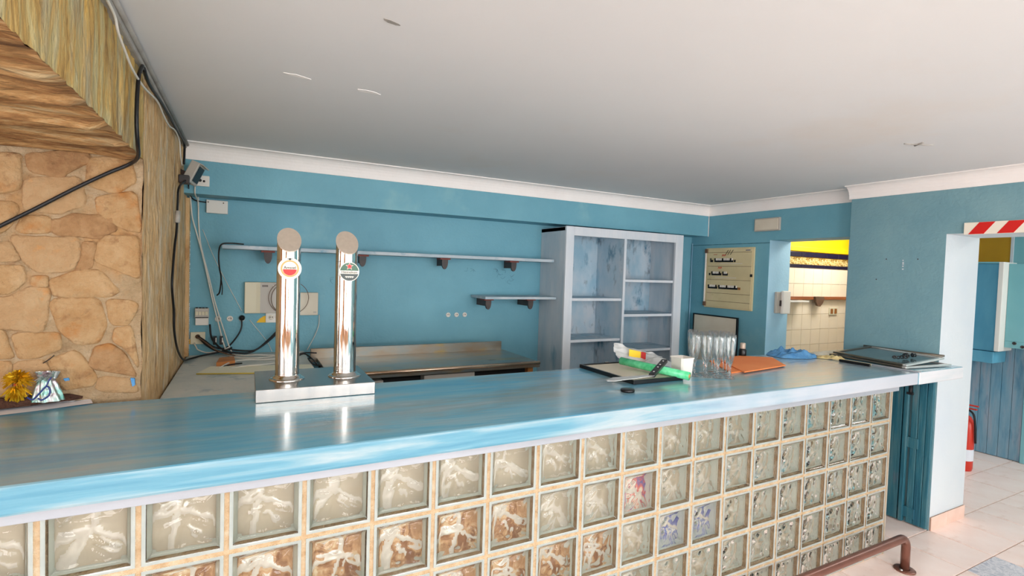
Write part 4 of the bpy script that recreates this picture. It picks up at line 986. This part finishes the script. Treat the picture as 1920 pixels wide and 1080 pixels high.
rings = [rsq(.036, T), rsq(.038, T+.010), rsq(.043, T+.092), rsq(.046, T+.093), rsq(.046, T+.098), rsq(.042, T+.097), rsq(.036, T+.02)]
vs = [v for q in rings for v in q]
part('tub', MB().add(vs, [(k*8+i, k*8+(i+1) % 8, (k+1)*8+(i+1) % 8, (k+1)*8+i) for k in range(6) for i in range(8)]+[tuple(range(8))[::-1], tuple(48+i for i in range(8))]), 'white', cu)
# fifteen champagne flutes
prof = [(0, 0), (.0245, 0), (.025, .0015), (.020, .003), (.006, .006), (.0038, .012), (.0036, .055), (.005, .066), (.0115, .085), (.019, .12), (.0235, .165), (.0245, .20), (.0235, .222),
        (.0225, .222), (.0233, .20), (.0222, .165), (.0177, .12), (.0100, .087), (.002, .074), (0, .073)]
fb0 = MB().lathe(prof, (0, 0, 0), 28)
for q in range(len(fb0.m)):
    if 4 <= q//28 <= 7: fb0.m[q] = 1
gme = fb0.mesh('flute', ['glass', 'solidglass'])
rows = [('front row', [(2.612, .164), (2.566, .197), (2.523, .236), (2.484, .275)]), ('second row', [(2.655, .205), (2.607, .240), (2.562, .275), (2.52, .318)]),
        ('third row', [(2.69, .25), (2.645, .285), (2.60, .32), (2.555, .365)]), ('back row', [(2.725, .30), (2.68, .335), (2.60, .40)])]
ords = ['first', 'second', 'third', 'fourth']
for rn, ps in rows:
    for i, (x, y) in enumerate(ps):
        o = link('champagne_flute', gme, (x, y, T)); o['category'] = 'glass'; o['group'] = 'champagne flutes clustered on the bar'
        o['label'] = 'empty clear champagne flute in the %s of the cluster, %s from the right' % (rn, ords[i])
ld = thing('black_disc', (1.92, .12, T), 'round black lid lying alone on the bar in front of the frame', 'lid')
part('disc', MB().lathe([(0, 0), (.029, 0), (.031, .003), (.031, .009), (.029, .011), (.012, .0125), (0, .0128)], (1.918, .125, T), 32), 'black', ld)
en = [('orange card folder on top, its fold towards the room', [(2.80, .225), (3.235, .285), (3.43, .51), (3.26, .62), (3.02, .60)], .006, .010),
      ('orange card folder underneath, showing at the left edge', [(2.735, .255), (3.19, .30), (3.38, .50), (3.20, .64), (2.93, .57)], 0, .005)]
for lab_, poly, z0, z1 in en:
    o = single('card_folder', MB().prism(poly, 'z', T+z0, T+z1), 'orange', (3.0, .4, T+z0), lab_, 'folder', 'orange folders beside the flutes')
    part('flap', MB().prism([poly[0], poly[1], (poly[1][0]+.015, poly[1][1]+.02), (poly[0][0]+.015, poly[0][1]+.02)], 'z', T+z1, T+z1+.0015), 'orange', o)
bt = thing('bottle', (3.30, .63, T), 'small dark bottle with a metal neck behind the orange folders', 'bottle')
part('body', MB().lathe([(0, 0), (.022, 0), (.024, .004), (.024, .045), (.018, .055)], (3.29, .622, T), 20, cap=False), 'black', bt)
part('neck', MB().lathe([(.015, .05), (.017, .06), (.017, .088), (.013, .092), (0, .092)], (3.29, .622, T), 20), 'capmetal', bt)
# blue cloth and yellow cloth
def blob(c, ang, lx, ly, h, seed, nu=30, nv=22):
    ca, sa = math.cos(ang), math.sin(ang)
    def f(u, v):
        a = 2*u-1; b = 2*v-1
        r = math.hypot(a, b); s_ = 1/max(1, r**.0)
        # map the square to a rounded shape
        X = a*math.sqrt(max(0, 1-b*b*.45)); Y = b*math.sqrt(max(0, 1-a*a*.45))
        e = max(0, 1-max(abs(a), abs(b))**4)
        q = Vector((X*2.2, Y*2.6, seed)); z = h*e*(.55+.9*abs(noise.noise(q))+.5*noise.noise(q*2.1))+.0015
        wob = 1+.12*noise.noise(Vector((X*1.7, Y*1.7, seed+4)))
        x, y = X*lx*wob, Y*ly*wob
        return (c[0]+x*ca-y*sa, c[1]+x*sa+y*ca, T+max(.001, z))
    return MB().grid(f, nu, nv)
o = single('blue_cloth', blob((3.67, .54), -.25, .155, .115, .044, 3), 'clothblue', (3.69, .535, T), 'crumpled blue cleaning cloth at the back of the bar by the kitchen door', 'cloth', fix=False)
o = single('yellow_cloth', blob((3.845, .385), -.75, .09, .045, .018, 9), 'sponge', (3.83, .41, T), 'folded yellowish dust cloth between the blue cloth and the framed panels', 'cloth', fix=False)
pk = thing('knife', (3.80, .2, T), 'slim knife with a black and tan handle beside the framed panels', 'knife')
a, b_ = Vector((3.79, .295, T+.008)), Vector((3.792, .115, T+.008))
part('handle', MB().obox((a+b_)/2-Vector((.006, 0, 0)), (b_-a)/2, (.007, 0, 0), (0, 0, .008), 0, .003), 'black', pk)
part('handle_scale', MB().obox((a+b_)/2+Vector((.008, 0, .001)), (b_-a)/2*.95, (.006, 0, 0), (0, 0, .007), 0, .003), 'sponge', pk)
part('blade', MB().add([(3.788, .295, T+.004), (3.806, .295, T+.004), (3.81, .37, T+.004), (3.80, .40, T+.004), (3.788, .295, T+.0055), (3.806, .295, T+.0055), (3.81, .37, T+.0055), (3.80, .40, T+.0055)],
     [(0, 1, 2, 3), (7, 6, 5, 4), (0, 4, 5, 1), (1, 5, 6, 2), (2, 6, 7, 3), (3, 7, 4, 0)]), 'traybright', pk)
# two framed panels
def fpanel(o0, u, v, lift, label, mfront):
    o0, u, v = Vector(o0), Vector(u), Vector(v); n = u.cross(v).normalized(); uu, vv = u.normalized(), v.normalized(); wd = .012; th = .006
    t = thing('framed_panel', tuple(o0), label, 'panel', 'framed panels stacked on the bar flap')
    c = o0+u/2+v/2+n*th
    part('pane', MB().obox(c-n*.002, u/2-uu*wd*1.5, v/2-vv*wd*1.5, n*.002), 'mudglass', t)
    part('frame_bar', MB().obox(o0+u/2+vv*wd+n*th, u/2, vv*wd, n*th, 0, .003), mfront, t)
    part('frame_bar', MB().obox(o0+u/2+v-vv*wd+n*th, u/2, vv*wd, n*th, 0, .003), 'traymetal', t)
    part('frame_bar', MB().obox(o0+v/2+uu*wd+n*th, uu*wd, v/2-vv*wd*2, n*th, 0, .003), 'traymetal', t)
    part('frame_bar', MB().obox(o0+v/2+u-uu*wd+n*th, uu*wd, v/2-vv*wd*2, n*th, 0, .003), 'traybright', t)
    return t
fpanel((3.90, -.02, T+.0052), (.43, -.05, 0), (.055, .48, 0), 0, 'smoky framed panel at the bottom of the stack on the bar flap', 'traybright')
fpanel((3.896, -.025, T+.019), (.425, -.01, .022), (.075, .47, .003), 0, 'smoky framed panel tilted on top of the stack on the bar flap', 'traybright')
rod = thing('metal_rods', (4.36, .25, T+.03), 'two dark bronze rods resting on the panels against the pier wall', 'rod')
part('rod', MB().tube([(4.385, .47, .1505), (4.375, .23, .1515), (4.352, -.02, .1575)], .0065, 8, spline=False), 'traymetal', rod)
part('rod', MB().tube([(4.365, .46, .1445), (4.36, .23, .1475), (4.333, -.02, .1565)], .0055, 8, spline=False), 'traymetal', rod)
ch = thing('black_chain', (4.12, .07, T+.045), 'heap of glossy black links on the top framed panel', 'chain')
rd = random.Random(5)
for i in range(13):
    x = 3.985+i*.0175+rd.uniform(-.004, .004); y = .075+rd.uniform(-.018, .018); a = rd.uniform(0, PI)
    z = T+.0435+(x-3.9)*.045+rd.uniform(0, .006)
    q = [(x+.011*math.cos(t)*math.cos(a), y+.011*math.cos(t)*math.sin(a), z+.008*math.sin(t)) for t in [k/10*2*PI for k in range(11)]]
    part('link', MB().tube(q, .0032, 6, sub=1), 'black', ch)

# ------------------------------------------------------------------ left end of the worktop
ps = thing('white_sheet', (-.4, .56, T), 'strip of white paper along the stone wall under the soil', 'paper')
def pf(u, v):
    x = -.62+.59*u; y0 = .642+.35*(x+.03); y = y0+.10*v
    return (x-.03*v, min(y, .70), T+.002+.002*noise.noise(Vector((x*9, y*9, 1)))+(.0004 if y > .7 else 0))
part('sheet', MB().grid(pf, 40, 8), 'paper', ps, fix=False)
def sf(u, v):
    x = -.62+.55*u; y0 = .642+.35*(x+.03)+.058+.008*noise.noise(Vector((x*22, 3, 1))); y = y0+max(.012, .704-y0)*v
    h = .005+.030*min(1, v*1.5)*(.75+.5*noise.noise(Vector((x*18, y*22, 5))))*min(1, (1-u)*6+.25)
    return (x, y, T+.0045+max(0, h))
o = single('spilled_soil', MB().grid(sf, 90, 16), 'soil', (-.3, .68, T), 'dark spilled soil heaped on the white paper along the stone wall', 'soil', fix=False); o['kind'] = 'stuff'
gd = thing('gold_tinsel_bow', (-.228, .64, T), 'gold tinsel pompom bow standing at the foot of the stones', 'bow')
rd = random.Random(11)
def strands(c, n, l, wd, low, high, spread=1):
    mb = MB(); c = Vector(c)
    for i in range(n):
        a = rd.uniform(0, 2*PI); e = math.radians(rd.uniform(low, high)); d = Vector((math.cos(a)*math.cos(e)*spread, math.sin(a)*math.cos(e)*.5, math.sin(e)))
        s_ = d.orthogonal().normalized()*wd; ll = l*rd.uniform(.7, 1.1); m_ = c+d*ll*.55+Vector((0, 0, .004)); t_ = c+d*ll+Vector((rd.uniform(-.006, .006), 0, -.004))
        mb.add([tuple(p) for p in (c+s_, c-s_, m_-s_*1.4, m_+s_*1.4, t_-s_*.5, t_+s_*.5)], [(0, 1, 2, 3), (3, 2, 4, 5)])
    return mb
part('upper_tinsel', strands((-.225, .638, .192), 260, .040, .0026, -25, 90), 'gold', gd, fix=False)
part('lower_tinsel', strands((-.228, .638, .176), 220, .047, .0026, -90, -25, .8), 'gold', gd, fix=False)
part('wire_tie', MB().lathe([(.006, -.003), (.009, 0), (.006, .003)], (-.227, .638, .182), 12), 'redlabel', gd)
fb_ = thing('foil_bow', (-.155, .64, T), 'iridescent pale foil sachet with a navy ribbon beside the gold bow', 'sachet')
def bell(u, v):
    a = 2*PI*u; r = (.036*(1-v)**.7+.006)*(1+.14*math.sin(a*7+v*5)) if v < .75 else .020*(1+.3*math.sin(a*5))*(1+(v-.75)*1.5)
    return (-.155+r*math.cos(a), .655+r*.45*math.sin(a), T+.018+.100*v+.004*noise.noise(Vector((u*9, v*9, 2))))
part('foil', MB().grid(bell, 40, 20), 'foil', fb_, fix=False)
part('ruffle', strands((-.155, .635, .195), 120, .024, .0028, -10, 80), 'foil', fb_, fix=False)
part('ribbon', MB().tube([(-.195, .615, .142), (-.18, .61, .134), (-.165, .607, .15), (-.145, .606, .175), (-.135, .606, .165), (-.138, .605, .145), (-.155, .604, .132), (-.165, .605, .138)], .0028, 6)
     .tube([(-.145, .606, .175), (-.138, .608, .195), (-.132, .61, .205)], .0025, 6), 'ribbon', fb_)
part('paint_chip', MB().prism([(.068, .172), (.080, .170), (.082, .145), (.074, .140)], 'y', .688, .7), 'clothblue', wl)
part('paint_chip', MB().prism([(-.122, .183), (-.108, .185), (-.105, .176), (-.117, .174)], 'y', .690, .7), 'clothblue', wl)
part('twig', MB().tube([(-.176, .692, .240), (-.16, .688, .252), (-.146, .690, .266)], .0016, 5), 'bcable', wl)

# brown window posts near the camera side that the steel reflects are part of window_2
mb = MB()
for y in (-5.9, -4.4, -2.9, -1.3): mb.box(-4.88, -4.8, y-.05, y+.05, -.55, 1.18)
mb.box(-4.88, -4.8, -5.95, -1.25, 1.13, 1.19); mb.box(-4.88, -4.8, -5.95, -1.25, -.55, -.49)
struct('window_2', mb, 'wood')
